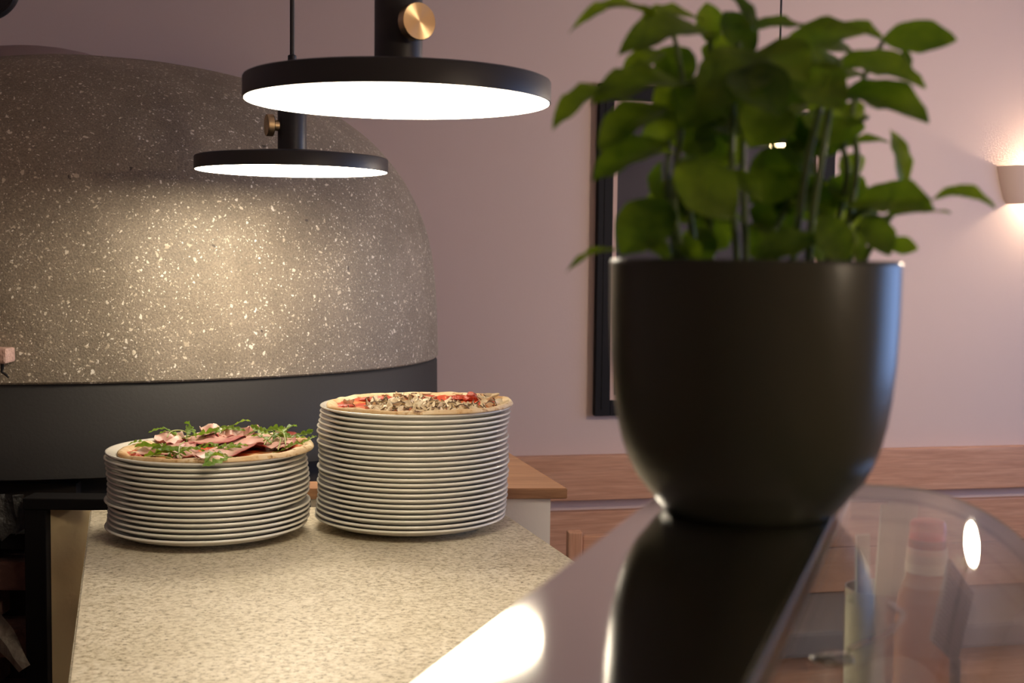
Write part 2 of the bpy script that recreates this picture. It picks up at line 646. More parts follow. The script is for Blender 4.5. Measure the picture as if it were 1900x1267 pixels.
# wall sconce at the right edge of the photograph
sc_c = on_wall(1938, 311, 0.0)
ssc = sc_c.y / FPX
s_top = sc_c.z
s_h = 68 * ssc
rt, rb_ = 98 * ssc, 76 * ssc
sco = wall_frame('wall_sconce', 'pink plaster half-bowl wall sconce glowing up and down', 'wall lamp', sc_c.x, s_top - s_h, 0.001)
bms = bmesh.new()
nseg, nz = 32, 8
for side in (0, 1):
    grid = []
    for j in range(nz + 1):
        t = j / nz
        r = (rb_ + (rt - rb_) * (t ** 0.62)) - side * 0.006
        grid.append([bms.verts.new((r * math.cos(PI + PI * k / nseg), r * 0.62 * math.sin(PI + PI * k / nseg), s_h * t)) for k in range(nseg + 1)])
    for j in range(nz):
        for k in range(nseg):
            f = (grid[j][k], grid[j][k + 1], grid[j + 1][k + 1], grid[j + 1][k])
            bms.faces.new(f if side == 0 else f[::-1])
    if side == 0:
        g0 = grid
    else:
        for k in range(nseg):
            bms.faces.new((g0[nz][k], g0[nz][k + 1], grid[nz][k + 1], grid[nz][k]))
            bms.faces.new((g0[0][k + 1], g0[0][k], grid[0][k], grid[0][k + 1]))
mesh_obj('plaster_shade', bms, M_WALL, sco, smooth=True)
M_BULB = emit('sconce_bulb_glow', (1.0, 0.80, 0.56), SCONCE_L)
bmb = lathe([(0, -0.035), (0.012, -0.033), (0.016, -0.02), (0.016, 0.02), (0.012, 0.033), (0, 0.035)], 16)
bmesh.ops.transform(bmb, matrix=Matrix.Translation((0, -rt * 0.30, s_h * 0.5)) @ Matrix.Rotation(R(90), 4, 'Y'), verts=bmb.verts[:])
mesh_obj('bulb', bmb, M_BULB, sco, smooth=True)
mesh_obj('bracket', B(-0.015, 0.015, -rt * 0.30 + 0.017, 0, s_h * .5 - .012, s_h * .5 + .012), M_WHITE, sco)

# ------------------------------------------------------------------ pizza oven
ZCT = EYE - 0.444                         # top of the granite worktop
OX, OY, OA, OB = -1.1658, 3.3442, 0.9736, 0.8538
OZ, OH, ON = EYE - 0.2407, 0.7231, 2.8464
oven = thing('pizza_oven', 'large domed pizza oven of speckled concrete on a charcoal base', 'oven', (OX, OY, 0))
prof = []
for i in range(41):
    u = PI / 2 * i / 40
    prof.append((max(math.cos(u), 0) ** (2 / ON), OZ + OH * math.sin(u) ** (2 / ON)))
prof[-1] = (0, OZ + OH)
dprof = [(0.995, OZ - 0.013), (1.0, OZ - 0.009), (1.0, OZ + 0.001)] + prof[1:]
bm = lathe(dprof, 128, sx=OA, sy=OB)
for v in bm.verts:
    n_ = noise.noise(v.co * 2.3) * 0.006 + noise.noise(v.co * 9) * 0.0025
    if v.co.z < OZ - 0.004:
        n_ *= 0.5
    v.co.z -= 0.032 * min(max((0.10 - v.co.x) / 0.45, 0), 1) * max((v.co.z - OZ) / OH, 0)
    v.co += Vector((v.co.x, v.co.y, 0.2)).normalized() * n_
mesh_obj('concrete_dome', bm, M_CONC, oven, smooth=True)
DZ = aty(120, 886, 2.53).z                  # lower edge of the drum; below it the base steps back
bp_ = [(0.0, OZ - 0.014), (0.99, OZ - 0.014), (0.997, OZ - 0.022), (1.0, OZ - 0.2), (1.0, DZ + .004), (.996, DZ), (.90, DZ), (.90, 0.001), (0, 0.001)]
mesh_obj('base_drum', lathe(bp_, 128, sx=OA, sy=OB), M_BASE, oven, smooth=True)
# mauve plaster collar behind the dome
bmc = lathe([(1.0, 0.0)] + [(math.cos(PI / 2 * i / 20), math.sin(PI / 2 * i / 20)) for i in range(1, 20)] + [(0, 1)], 64)
bmesh.ops.transform(bmc, matrix=Matrix.Translation((-0.17, 0.25, OZ + 0.10)) @ Matrix.Diagonal((0.70, 0.42, 0.712, 1)), verts=bmc.verts[:])
mesh_obj('plaster_collar', bmc, M_CAP, oven, smooth=True)
# pinkish brick of the oven mouth and the crack below it, at the far left
pb = aty(2, 659, 2.475)
M_PINK = plain('pink_brick', (0.52, 0.33, 0.26), 0.8, bump=0.5, bscale=160, var=0.3, vscale=60)
bmk = B(-0.06, 0.0165, -0.02, 0.03, -0.0145, 0.0145, 0.004)
for v in bmk.verts:
    v.co += noise.noise_vector(v.co * 60) * 0.003
mb = mesh_obj('mouth_brick', bmk, M_PINK, oven)
mb.location = Vector((pb.x, pb.y, pb.z)) - Vector((OX, OY, 0))
M_CRACK = plain('soot_crack', (0.01, 0.008, 0.007), 0.9)
ck = []
for px, py in ((4, 672), (5, 682), (3, 690), (11, 695), (16, 701)):
    ck.append(aty(px, py, 2.478) - Vector((OX, OY, 0)))
mesh_obj('crack', tube(ck, [.003, .0035, .0025, .003, .0015], 6), M_CRACK, oven)

# lower plinth in front of the drum with the steel-framed wood store
PY = 2.42                                   # front face of the plinth
PZ = EYE - 0.437
px0 = aty(-260, 940, PY).x
x_post0 = aty(47, 1000, PY).x
x_post1 = aty(89, 1000, PY).x
x_end = -0.46
ov = Vector((OX, OY, 0))


def obox(name, x0, x1, y0, y1, z0, z1, mat, bev=0.0):
    o = mesh_obj(name, B(x0, x1, y0, y1, z0, z1, bev), mat, oven)
    o.location = -ov
    return o


M_GOLD = plain('ochre_plaster', (0.62, 0.47, 0.25), 0.75, var=0.12, vscale=8, bump=0.05, bscale=120)
LB = aty(100, 944, PY).z                     # underside of the lintel
obox('plinth_top', px0, x_post1, PY + 0.052, OY - 0.78, LB - 0.09, LB - 0.06, M_SOOT)
obox('steel_lintel', x_post0, -0.55, PY - 0.012, PY + 0.05, LB, LB + 0.022, M_SOOT, 0.002)
obox('steel_post', x_post0 + 0.002, x_post1, PY - 0.010, PY + 0.05, 0.001, LB - 0.001, M_SOOT, 0.002)
pA = (x_post1 + .001, PY + .012)
pBv = aty(200, 1000, 2.50)
o = mesh_obj('ochre_panel', prism([pA, (pBv.x, pBv.y), (pBv.x - .02, pBv.y + .03), (pA[0] - .01, pA[1] + .03)], .001, LB - .001), M_GOLD, oven)
o.location = -ov
obox('store_back', px0, x_post1, PY + 0.16, PY + 0.19, 0.001, LB + 0.02, plain('sooty_mortar', (0.03, 0.024, 0.02), 0.95))
M_BRICK = plain('sooty_brick', (0.11, 0.05, 0.035), 0.9, bump=0.5, bscale=90, var=0.45, vscale=30)
brick_me = None
bh, bw = 0.058, 0.2
for j in range(14):
    for i in range(3):
        x = px0 + 0.02 + i * (bw + 0.008) - (j % 2) * 0.1
        z = LB - 0.05 - j * (bh + 0.008)
        if z - bh < 0.02:
            continue
        if x + bw > x_post0 + 0.02 or x < px0 - .12:
            continue
        if brick_me is None:
            o = mesh_obj('brick', B(0, bw, 0, 0.10, -bh, 0, 0.006), M_BRICK, oven)
            brick_me = o.data
        else:
            o = share('brick', brick_me, oven)
        o.location = Vector((x, PY + 0.055 + 0.004 * ((i * 3 + j) % 3), z)) - ov
# a torn scrap of sooty lining under the top of the opening
bmr = bmesh.new()
cols = []
for i in range(13):
    t = i / 12
    x = px0 + 0.10 + t * (x_post0 - px0 - 0.10)
    dz = 0.035 + 0.045 * abs(noise.noise(Vector((t * 7, 0, 3)))) + 0.02 * (i % 2)
    cols.append((bmr.verts.new((x, PY + 0.03 + 0.01 * (i % 2), LB + 0.02)), bmr.verts.new((x + 0.01 * math.sin(i * 2.1), PY + 0.02 + 0.012 * ((i + 1) % 2), LB - dz))))
for a, b_ in zip(cols, cols[1:]):
    bmr.faces.new((a[0], a[1], b_[1], b_[0]))
bmesh.ops.solidify(bmr, geom=bmr.faces[:], thickness=0.004)
o = mesh_obj('torn_lining', bmr, plain('sooty_foil', (0.06, 0.055, 0.05), 0.55, bump=0.8, bscale=70), oven)
o.location = -ov
# split log leaning in the store
M_LOG = wood('split_log_wood', (0.09, 0.07, 0.05), (0.14, 0.11, 0.08), (0.18, 0.145, 0.105), 0.8, 'Z')
lp0, lp1 = aty(-40, 1108, PY + 0.03), aty(46, 1240, PY - 0.02)
dv_ = (lp1 - lp0)
bml = bmesh.new()
sec = [(-.018, -.012), (.0, -.016), (.020, .0), (.006, .018), (-.016, .012)]
rings = []
for i in range(7):
    t = i / 6
    taper = 1.0 if t < .72 else 1.0 - (t - .72) * 2.2
    rings.append([bml.verts.new(lp0 + dv_ * t + Vector((a * taper + .003 * math.sin(i * 2 + a * 90), b_ * taper, 0.35 * a))) for a, b_ in sec])
for a, b_ in zip(rings, rings[1:]):
    for k in range(5):
        bml.faces.new((a[k], a[(k + 1) % 5], b_[(k + 1) % 5], b_[k]))
bml.faces.new(rings[0][::-1])
bml.faces.new(rings[-1])
bmesh.ops.recalc_face_normals(bml, faces=bml.faces[:])
tag(mesh_obj('split_log', bml, M_LOG), 'pale split log leaning in the dark wood store at lower left', 'firewood')

# ------------------------------------------------------------------ granite worktop, its cabinet, the ledge and low wall behind


def xl_(y):
    return -0.7296 - 0.3010 * (y - 2.2241)


def xr_(y):
    return 0.0044 - 0.3005 * (y - 2.201)


YN = -0.35
wt = [(xl_(YN), YN), (xr_(YN), YN), (xr_(2.325), 2.325), (-0.45, 2.275), (xl_(2.236), 2.236)]
tag(mesh_obj('granite_worktop', prism(wt, ZCT - 0.03, ZCT, 0.002), M_GRAN), 'beige flecked granite worktop carrying the plates', 'worktop')
ins = 0.03
cb = [(xl_(YN) + ins, YN + ins), (xr_(YN) - ins, YN + ins), (xr_(2.2) - ins, 2.2), (xl_(2.2) + ins, 2.2)]
cab = thing('counter_cabinet', 'dark cabinet standing under the granite worktop', 'cabinet', (0, 0, 0))
mesh_obj('carcass', prism(cb, 0.08, ZCT - 0.031), plain('dark_cabinet', (0.10, 0.085, 0.07), 0.5), cab)
cb2 = [(xl_(YN) + .07, YN + .07), (xr_(YN) - .07, YN + .07), (xr_(2.2) - .07, 2.17), (xl_(2.2) + .07, 2.17)]
mesh_obj('toe_kick', prism(cb2, 0.001, 0.079), M_BLACK, cab)

LZ = EYE - 0.4146                            # top of the wooden ledge
lc = atz(1053, 906, LZ)
lback = atz(954, 845, LZ)
ldir = (lback - lc) / (lback.y - lc.y)
lB = lc + ldir * (2.98 - lc.y)
lf = atz(585, 907, LZ)
lfb = atz(585, 893, LZ)
ledge_poly = [(lf.x - 0.03, lf.y), (lc.x, lc.y), (lB.x, lB.y), (-0.16, 2.98), (-0.19, 2.42), (lfb.x + 0.02, lfb.y + .004), (lf.x - 0.03, lfb.y)]
ledge_o = mesh_obj('wooden_ledge', prism(ledge_poly, LZ - 0.0195, LZ, 0.0015), M_LEDGE)
tag(ledge_o, 'thick oiled wooden ledge on the low white wall behind the tall plate stack', 'shelf')
lwx = aty(1021, 960, lc.y + 0.012).x
low = [(lf.x - .01, lf.y + 0.012), (lwx, lc.y + 0.012), (lwx - 0.17, 2.9), (-0.15, 2.9), (-0.17, 2.40), (lfb.x, lfb.y - .005)]
tag(mesh_obj('wall_low', prism(low, 0.001, LZ - 0.0205), M_WHITE), kind='structure')

# ------------------------------------------------------------------ plates
PR = 0.1585


def plate_top(r):
    pts = [(0, .0082), (.100, .0082), (.115, .0102), (.145, .0165), (.1545, .0203), (PR, .0212)]
    if r >= PR:
        return .0212
    for (a, za), (b_, zb) in zip(pts, pts[1:]):
        if r <= b_:
            return za + (zb - za) * (r - a) / (b_ - a)
    return .0212


pp = [(0, .0030), (.082, .0030), (.084, 0), (.092, 0), (.095, .0028), (.120, .0052), (.140, .0100), (.1500, .0145), (.1550, .0171), (.1578, .0181), (.1587, .0194), (.1583, .0207), (.1568, .0215), (.1540, .0209), (.1450, .0165), (.130, .0130), (.115, .0102), (.102, .0084), (.100, .0082), (0, .0082)]
bmp = lathe(pp, 96)
plate_me = None
ORD = ['lowest', 'second', 'third', 'fourth', 'fifth', 'sixth', 'seventh', 'eighth', 'ninth', 'tenth', 'eleventh', 'twelfth', 'thirteenth', 'fourteenth', 'fifteenth', 'sixteenth', 'seventeenth', 'eighteenth', 'nineteenth', 'twentieth', 'twenty-first', 'twenty-second', 'twenty-third']


def stack(cx, cy, n, pitch, which, pizza, jit, seed):
    global plate_me
    rnd = random.Random(seed)
    top = None
    for i in range(n):
        if plate_me is None:
            o = mesh_obj('dinner_plate', bmp, M_CER, smooth=True, angle=60)
            plate_me = o.data
        else:
            o = share('dinner_plate', plate_me)
        dx, dy = jit(i, rnd)
        o.location = (cx + dx, cy + dy, ZCT + 0.0002 + i * pitch)
        o.rotation_euler = (0, 0, rnd.uniform(0, 6.28))
        if i == 0:
            lab = 'white pizza plate at the very bottom of the %s stack' % which
        elif i == n - 1:
            lab = 'topmost white plate of the %s stack, directly under the %s pizza' % (which, pizza)
        else:
            lab = 'white pizza plate, %s from the bottom of the %s stack' % (ORD[i], which)
        tag(o, lab, 'plate', 'plates in the %s stack' % which)
        top = o.location.copy()
    return top


LJ = [-.002, .001, .002, .0025, .003, -.0035, .001, .0015, .002, .001, .0005, -.001, -.0015, -.003, -.001]
TJ = [-.004, -.003, -.002, -.0015, 0.0, .0, .0005, -.001, .001, .002, -.0005, .0025, .001, .0015, .001, -.001, .0015, -.0015, -.001, .0015, .003, .004, .004]
c1 = atz(388, 967.5, ZCT + 0.019)
c2 = atz(766, 952.5, ZCT + 0.019)
top1 = stack(c1.x, c1.y, 15, 0.00835, 'shorter', 'ham and rocket', lambda i, r: (LJ[i], r.uniform(-.002, .002)), 1)
top2 = stack(c2.x, c2.y, 23, 0.00825, 'taller', 'mushroom', lambda i, r: (TJ[i], r.uniform(-.002, .002)), 2)

# ------------------------------------------------------------------ pizzas


def crust_mat():
    N = NT('baked_crust')
    tc = N.n('ShaderNodeTexCoord').outputs['Object']
    a = N.n('ShaderNodeTexNoise', i_Scale=22.0, i_Detail=6.0)
    N.l(tc, a.inputs['Vector'])
    b = N.n('ShaderNodeTexNoise', i_Scale=70.0, i_Detail=4.0)
    N.l(tc, b.inputs['Vector'])
    base = ramp(N, a.outputs['Fac'], [(0.30, (0.50, 0.27, 0.10)), (0.45, (0.66, 0.45, 0.23)), (0.62, (0.74, 0.58, 0.37)), (0.8, (0.80, 0.68, 0.48))]).outputs[0]
    ch = ramp(N, b.outputs['Fac'], [(0.27, (0.16, 0.07, 0.03)), (0.37, (0.8, 0.66, 0.5)), (0.45, (1, 1, 1))]).outputs[0]
    N.l(mixc(N, 1.0, base, ch, 'MULTIPLY'), N.b.inputs['Base Color'])
    N.b.inputs['Roughness'].default_value = 0.7
    bp2 = N.n('ShaderNodeBump', i_Strength=0.5, i_Distance=0.004)
    N.l(a.outputs['Fac'], bp2.inputs['Height'])
    N.l(bp2.outputs['Normal'], N.b.inputs['Normal'])
    return N.m


def sauce_mat():
    N = NT('tomato_and_cheese')
    tc = N.n('ShaderNodeTexCoord').outputs['Object']
    a = N.n('ShaderNodeTexNoise', i_Scale=26.0, i_Detail=6.0, i_Distortion=0.8)
    N.l(tc, a.inputs['Vector'])
    col = ramp(N, a.outputs['Fac'], [(0.36, (0.48, 0.035, 0.010)), (0.55, (0.60, 0.085, 0.020)), (0.64, (0.66, 0.25, 0.07)), (0.74, (0.78, 0.54, 0.26))]).outputs[0]
    N.l(col, N.b.inputs['Base Color'])
    N.b.inputs['Roughness'].default_value = 0.35
    bp2 = N.n('ShaderNodeBump', i_Strength=0.8, i_Distance=0.006)
    N.l(a.outputs['Fac'], bp2.inputs['Height'])
    N.l(bp2.outputs['Normal'], N.b.inputs['Normal'])
    return N.m


M_CRUST = crust_mat()
M_SAUCE = sauce_mat()


def pizza_base(name, label, centre, plate, rad, seed):
    """centre: xy of the pizza; plate: origin of the plate below it. Returns the thing and a height function (local coords)."""
    sd = Vector((seed * 3.7, seed * 1.3, 0))
    th = thing(name, label, 'pizza', (centre[0], centre[1], plate.z))
    off = Vector((centre[0] - plate.x, centre[1] - plate.y, 0))

    def rim_r(a):
        v = Vector((math.cos(a), math.sin(a), 0))
        return rad * (1 + 0.022 * noise.noise(v * 1.3 + sd) + 0.010 * noise.noise(v * 4 + sd))

    def under(x, y):
        return plate_top((Vector((x, y, 0)) + off).length) + 0.0007

    def rimh(a):
        v = Vector((math.cos(a), math.sin(a), 0))
        return 0.0082 + 0.0030 * noise.noise(v * 2.6 + sd) + 0.0016 * noise.noise(v * 8 + sd)

    bm = bmesh.new()
    na = 144
    frs = [0.0, .25, .5, .7, .80, .85, .885, .92, .955, .98, .996, 1.0]
    hs = [.45, .45, .45, .45, .45, .5, .70, .92, 1.0, .86, .5, .25]
    top, bot = [], []
    for fr_, h in zip(frs, hs):
        ring_t, ring_b = [], []
        if fr_ == 0:
            ring_t = [bm.verts.new((0, 0, under(0, 0) + .004))]
            ring_b = [bm.verts.new((0, 0, under(0, 0)))]
        else:
            for k in range(na):
                a = 2 * PI * k / na
                r = rim_r(a) * fr_
                x, y = r * math.cos(a), r * math.sin(a)
                u_ = under(x, y)
                ring_t.append(bm.verts.new((x, y, u_ + rimh(a) * h)))
                ring_b.append(bm.verts.new((x * .995, y * .995, u_)))
        top.append(ring_t)
        bot.append(ring_b)
    for rs, flip in ((top, False), (bot, True)):
        for a_, b_ in zip(rs, rs[1:]):
            for k in range(na):
                k2 = (k + 1) % na
                f = ([a_[0]] if len(a_) == 1 else [a_[k], a_[k2]][::-1]) + [b_[k], b_[k2]]
                bm.faces.new(f)
    for k in range(na):
        k2 = (k + 1) % na
        bm.faces.new((top[-1][k], top[-1][k2], bot[-1][k2], bot[-1][k]))
    bmesh.ops.recalc_face_normals(bm, faces=bm.faces[:])
    mesh_obj('crust', bm, M_CRUST, th, smooth=True, angle=80)

    def height(x, y):
        a = math.atan2(y, x)
        f = math.hypot(x, y) / rim_r(a)
        h = hs[-1]
        for i in range(len(frs) - 1):
            if f <= frs[i + 1]:
                t = (f - frs[i]) / (frs[i + 1] - frs[i])
                h = hs[i] + (hs[i + 1] - hs[i]) * t
                break
        return under(x, y) + rimh(a) * h

    bm = bmesh.new()
    rings = [[bm.verts.new((0, 0, height(0, 0) + .002))]]
    for j in range(1, 15):
        f = 0.905 * j / 14
        ring = []
        for k in range(96):
            a = 2 * PI * k / 96
            v = Vector((math.cos(a), math.sin(a), 0))
            r = rim_r(a) * f * (1 + (0.05 * noise.noise(v * 5 + sd)) * f)
            x, y = r * math.cos(a), r * math.sin(a)
            lump = 0.0016 + 0.0018 * noise.noise(Vector((x, y, seed)) * 60) if j < 14 else -0.0008
            ring.append(bm.verts.new((x, y, height(x, y) + lump)))
        rings.append(ring)
    for a_, b_ in zip(rings, rings[1:]):
        for k in range(96):
            k2 = (k + 1) % 96
            bm.faces.new(([a_[0]] if len(a_) == 1 else [a_[k2], a_[k]]) + [b_[k], b_[k2]])
    bmesh.ops.recalc_face_normals(bm, faces=bm.faces[:])
    mesh_obj('tomato_sauce', bm, M_SAUCE, th, smooth=True)
    return th, height, rim_r


pz1 = aty(404, 831, top1.y - 0.004)
p1, h1, r1 = pizza_base('ham_pizza', 'pizza with pink cured ham and green rocket on the shorter plate stack', (pz1.x, top1.y - 0.004), top1, 0.1535, 1)
pz2 = aty(780, 745, top2.y - 0.002)
p2, h2, r2 = pizza_base('mushroom_pizza', 'pizza with sliced mushrooms and tomato sauce on the taller plate stack', (pz2.x, top2.y - 0.002), top2, 0.155, 2)
# right side of both pizzas hangs a little over the plate: crust stays flat there


def ham_mat():
    N = NT('cured_ham')
    uv = N.n('ShaderNodeTexCoord').outputs['Object']
    at = N.n('ShaderNodeAttribute', attribute_name='across')
    nz = N.n('ShaderNodeTexNoise', i_Scale=45.0, i_Detail=5.0)
    N.l(uv, nz.inputs['Vector'])
    ad = N.n('ShaderNodeMath', operation='MULTIPLY_ADD')
    N.l(nz.outputs['Fac'], ad.inputs[0])
    ad.inputs[1].default_value = 0.5
    N.l(at.outputs['Fac'], ad.inputs[2])
    col = ramp(N, ad.outputs[0], [(0.20, (0.66, 0.50, 0.40)), (0.36, (0.60, 0.33, 0.26)), (0.60, (0.54, 0.25, 0.20)), (0.85, (0.58, 0.32, 0.26)), (1.0, (0.40, 0.085, 0.075)), (1.25, (0.36, 0.06, 0.06))]).outputs[0]
    N.l(col, N.b.inputs['Base Color'])
    N.b.inputs['Roughness'].default_value = 0.4
    N.b.inputs['Subsurface Weight'].default_value = 0.0
    return N.m


M_HAM = ham_mat()


def ham_slice(path, width, lift, seed, fold=0.008, w_end=0.6):
    """path: list of (x, y) on the pizza; a wavy ribbon lying over the toppings"""
    bm = bmesh.new()
    pts = smooth_path([(x, y, 0) for x, y in path], 8)
    nv = 9
    n = len(pts)
    lay = bm.verts.layers.float.new('across')
    grid = []
    for i, p in enumerate(pts):
        d = (pts[min(i + 1, n - 1)] - pts[max(i - 1, 0)]).normalized()
        s = Vector((-d.y, d.x, 0))
        t = i / (n - 1)
        w = width * (w_end + (1 - w_end) * math.sin(PI * min(max(t, .12), .88)))
        row = []
        for j in range(nv):
            v = j / (nv - 1) - .5
            q = p + s * w * v + s * 0.006 * noise.noise(Vector((t * 6, seed, v)))
            wav = fold * (0.6 * math.sin(t * 9 + seed + v * 3) + 0.8 * noise.noise(Vector((t * 5 + seed, v * 3, seed))))
            z = h_cur(q.x, q.y) + lift + max(wav, -lift * .7) + 0.35 * fold * math.cos(v * 9 + seed)
            vt = bm.verts.new((q.x, q.y, z))
            vt[lay] = (v + .5) * 0.8
            row.append(vt)
        grid.append(row)
    for a, b_ in zip(grid, grid[1:]):
        for j in range(nv - 1):
            bm.faces.new((a[j], a[j + 1], b_[j + 1], b_[j]))
    bmesh.ops.recalc_face_normals(bm, faces=bm.faces[:])
    bmesh.ops.solidify(bm, geom=bm.faces[:], thickness=0.0009)
    return bm


def inside(x, y, lim=0.128):
    r = math.hypot(x, y)
    return (x, y) if r <= lim else (x * lim / r, y * lim / r)


def P1(px, py, up=0.012):
    """pixel on pizza 1's top -> local xy"""
    z = top1.z + plate_top(.12) + up
    q = atz(px, py, z)
    return inside(q.x - p1.location.x, q.y - p1.location.y)


h_cur = h1
ham_paths = [
    ([P1(520, 828), P1(478, 818), P1(440, 824), P1(405, 840), P1(372, 851)], 0.080, 0.011, 1.0, 0.007),
    ([P1(486, 806), P1(440, 809), P1(400, 814), P1(352, 812)], 0.075, 0.014, 2.0, 0.006),
    ([P1(352, 814), P1(322, 822), P1(296, 830), P1(268, 836)], 0.060, 0.010, 3.4, 0.007),
    ([P1(338, 809), P1(308, 812), P1(282, 816)], 0.050, 0.010, 4.2, 0.005),
    ([P1(412, 810), P1(385, 804), P1(362, 801)], 0.055, 0.018, 5.1, 0.008),
    ([P1(348, 822), P1(350, 836), P1(356, 851)], 0.040, 0.011, 6.3, 0.004),
    ([P1(528, 808), P1(532, 818), P1(528, 831)], 0.030, 0.011, 7.7, 0.004),
    ([P1(478, 803), P1(450, 802), P1(420, 804)], 0.045, 0.014, 8.4, 0.006),
]
for path, w, lift, sd, fo in ham_paths:
    mesh_obj('ham_slice', ham_slice(path, w, lift * .72, sd, fo), M_HAM, p1, smooth=True, angle=80)

M_ROCK = leafy('rocket_leaf_green', (0.10, 0.19, 0.025), (0.22, 0.34, 0.06), 0.45, 0.3, 90)
M_RSTEM = leafy('rocket_stem_pale', (0.42, 0.50, 0.20), (0.55, 0.60, 0.30), 0.45, 0.2, 90)


def rocket_mesh(seed, L=0.06, bend=1.0):
    """a deeply lobed rocket leaf along +x, stalk first, pointed tip, bent in z"""
    rnd = random.Random(seed)
    bm = bmesh.new()
    n = 30
    rows = []
    tw = rnd.uniform(-1.0, 1.0)
    for i in range(n + 1):
        t = i / n
        if t < .28:
            w = 0.0009
        else:
            q = (t - .28) / .72
            env = 0.0088 * math.sin(PI * min(1, q * .93 + .07)) ** 0.8
            lobe = abs(math.sin(q * PI * 3.5 + .4 * (seed % 3))) ** 0.8
            w = env * (0.22 + 0.78 * lobe) if q < .72 else env * (.75 + .25 * lobe)
            w = max(w, .0005)
        z = bend * (0.013 * math.sin(PI * t * .9) + 0.005 * math.sin(t * 6 + seed))
        y = 0.008 * math.sin(t * 3.4 + seed)
        ang = tw * (t - .3)
        row = []
        for v in (-1, -.5, 0, .5, 1):
            yy = v * w
            zz = abs(v) * w * 0.45 + 0.0012 * math.sin(i * 1.3 + v * 2.4)
            row.append(bm.verts.new((L * t + abs(v) * w * 0.45, y + yy * math.cos(ang) - zz * math.sin(ang), z + yy * math.sin(ang) + zz * math.cos(ang))))
        rows.append(row)
    for a, b_ in zip(rows, rows[1:]):
        for j in range(4):
            bm.faces.new((a[j], a[j + 1], b_[j + 1], b_[j]))
    me = bpy.data.meshes.new('rocket_leaf')
    bm.normal_update()
    bm.to_mesh(me)
    bm.free()
    me.materials.append(M_ROCK)
    for p in me.polygons:
        p.use_smooth = True
    return me


rock = [rocket_mesh(k, 0.064 + .007 * (k % 3), 0.45 + .2 * (k % 3)) for k in range(6)]


def put_rocket(px, py, up, deg, tilt=0.0, roll=0.0, s=1.0, k=0):
    x, y = P1(px, py, 0.012)
    z = h1(x, y) + up * .7
    tilt *= .42
    mw = Matrix.Translation((x, y, z)) @ Matrix.Rotation(R(deg), 4, 'Z') @ Matrix.Rotation(R(-tilt), 4, 'Y') @ Matrix.Rotation(R(roll), 4, 'X') @ Matrix.Diagonal((s, s, s, 1))
    share('rocket_leaf', rock[k % 6], p1, mw)


rl = [
    # back left clump
    (345, 822, .012, 95, 50, 40, .9, 0), (335, 815, .012, 30, 18, -30, .9, 1), (368, 818, .012, 130, 40, 30, .95, 2), (350, 815, .014, 160, 15, 20, .9, 3), (372, 815, .013, 60, 30, 60, .7, 4), (330, 812, .012, 170, 25, 0, .7, 5),
    # back centre
    (392, 807, .016, 5, 20, 45, .8, 1), (400, 806, .016, 30, 24, -30, .8, 2), (438, 803, .014, 150, 20, 30, .8, 3), (410, 807, .016, 60, 15, -20, .7, 0), (455, 805, .013, 10, 6, 20, .7, 4),
    # right clump
    (490, 822, .012, 20, 22, 30, .95, 1), (500, 818, .014, 60, 16, -30, .9, 2), (515, 828, .010, 150, 30, 20, .9, 3), (505, 830, .010, 10, 12, 40, .7, 4), (528, 825, .010, 100, 30, 0, .8, 5), (480, 812, .013, 30, 22, 60, .8, 0), (540, 818, .010, 50, 30, 40, .6, 2), (520, 815, .012, 170, 25, -30, .8, 1), (495, 826, .013, 80, 15, 20, .8, 5),
    # front left
    (345, 842, .006, 185, 4, 15, 1.0, 0), (330, 843, .006, 150, 14, -20, .9, 3), (340, 830, .008, 200, 6, 20, .95, 2), (300, 843, .006, 10, 10, 10, .95, 4), (325, 835, .006, 40, 8, 0, .9, 1), (268, 843, .005, 5, 3, 20, .8, 5), (310, 836, .006, 300, 4, 30, .8, 2), (352, 838, .008, 230, 20, 10, .8, 1),
    # left cheese edge
    (270, 828, .005, 60, 8, 10, .7, 3), (282, 824, .006, 160, 10, 0, .6, 4),
    # middle
    (366, 828, .010, 330, 10, 10, .9, 1), (388, 838, .008, 30, 6, -20, .8, 2), (375, 834, .009, 10, 8, 30, .8, 4), (408, 832, .010, 15, 4, 20, .6, 0),
    # front centre, one hanging over the edge
    (452, 842, .006, 190, 4, 10, .9, 3), (432, 845, .006, 200, 2, 20, .9, 0), (440, 850, .010, 236, -6, 10, 1.0, 4), (425, 852, .009, 252, -20, -15, .9, 1), (546, 826, .009, 20, 35, 30, .6, 3),
]
for r_ in rl:
    put_rocket(*r_)
# pale curling rocket stems
for i, pts in enumerate([
    [(338, 848, .004), (332, 836, .012), (334, 824, .022), (342, 816, .020)],
    [(265, 841, .004), (285, 838, .008), (305, 836, .008)],
    [(290, 838, .006), (304, 842, .008), (318, 846, .006)],
    [(498, 812, .014), (512, 802, .026), (526, 806, .024), (530, 824, .012)],
    [(490, 818, .012), (505, 806, .022), (520, 812, .020), (516, 832, .008)],
    [(310, 806, .016), (318, 799, .022), (335, 797, .022), (348, 800, .020)],
    [(522, 806, .016), (530, 800, .022), (537, 797, .026)],
]):
    w = []
    for px, py, up in pts:
        x, y = P1(px, py + up * 700, .012)
        w.append((x, y, h1(x, y) + up))
    mesh_obj('rocket_stem', tube(smooth_path(w, 5), 0.0010, 6), M_RSTEM, p1, smooth=True)

# cheese blisters and tomato at the uncovered edges of pizza 1
M_TOM = plain('tomato_piece', (0.46, 0.05, 0.014), 0.3, bump=0.4, bscale=200, var=0.25, vscale=90)
M_CHEESE = plain('melted_cheese', (0.78, 0.58, 0.30), 0.4, bump=0.3, bscale=150, var=0.2, vscale=70)


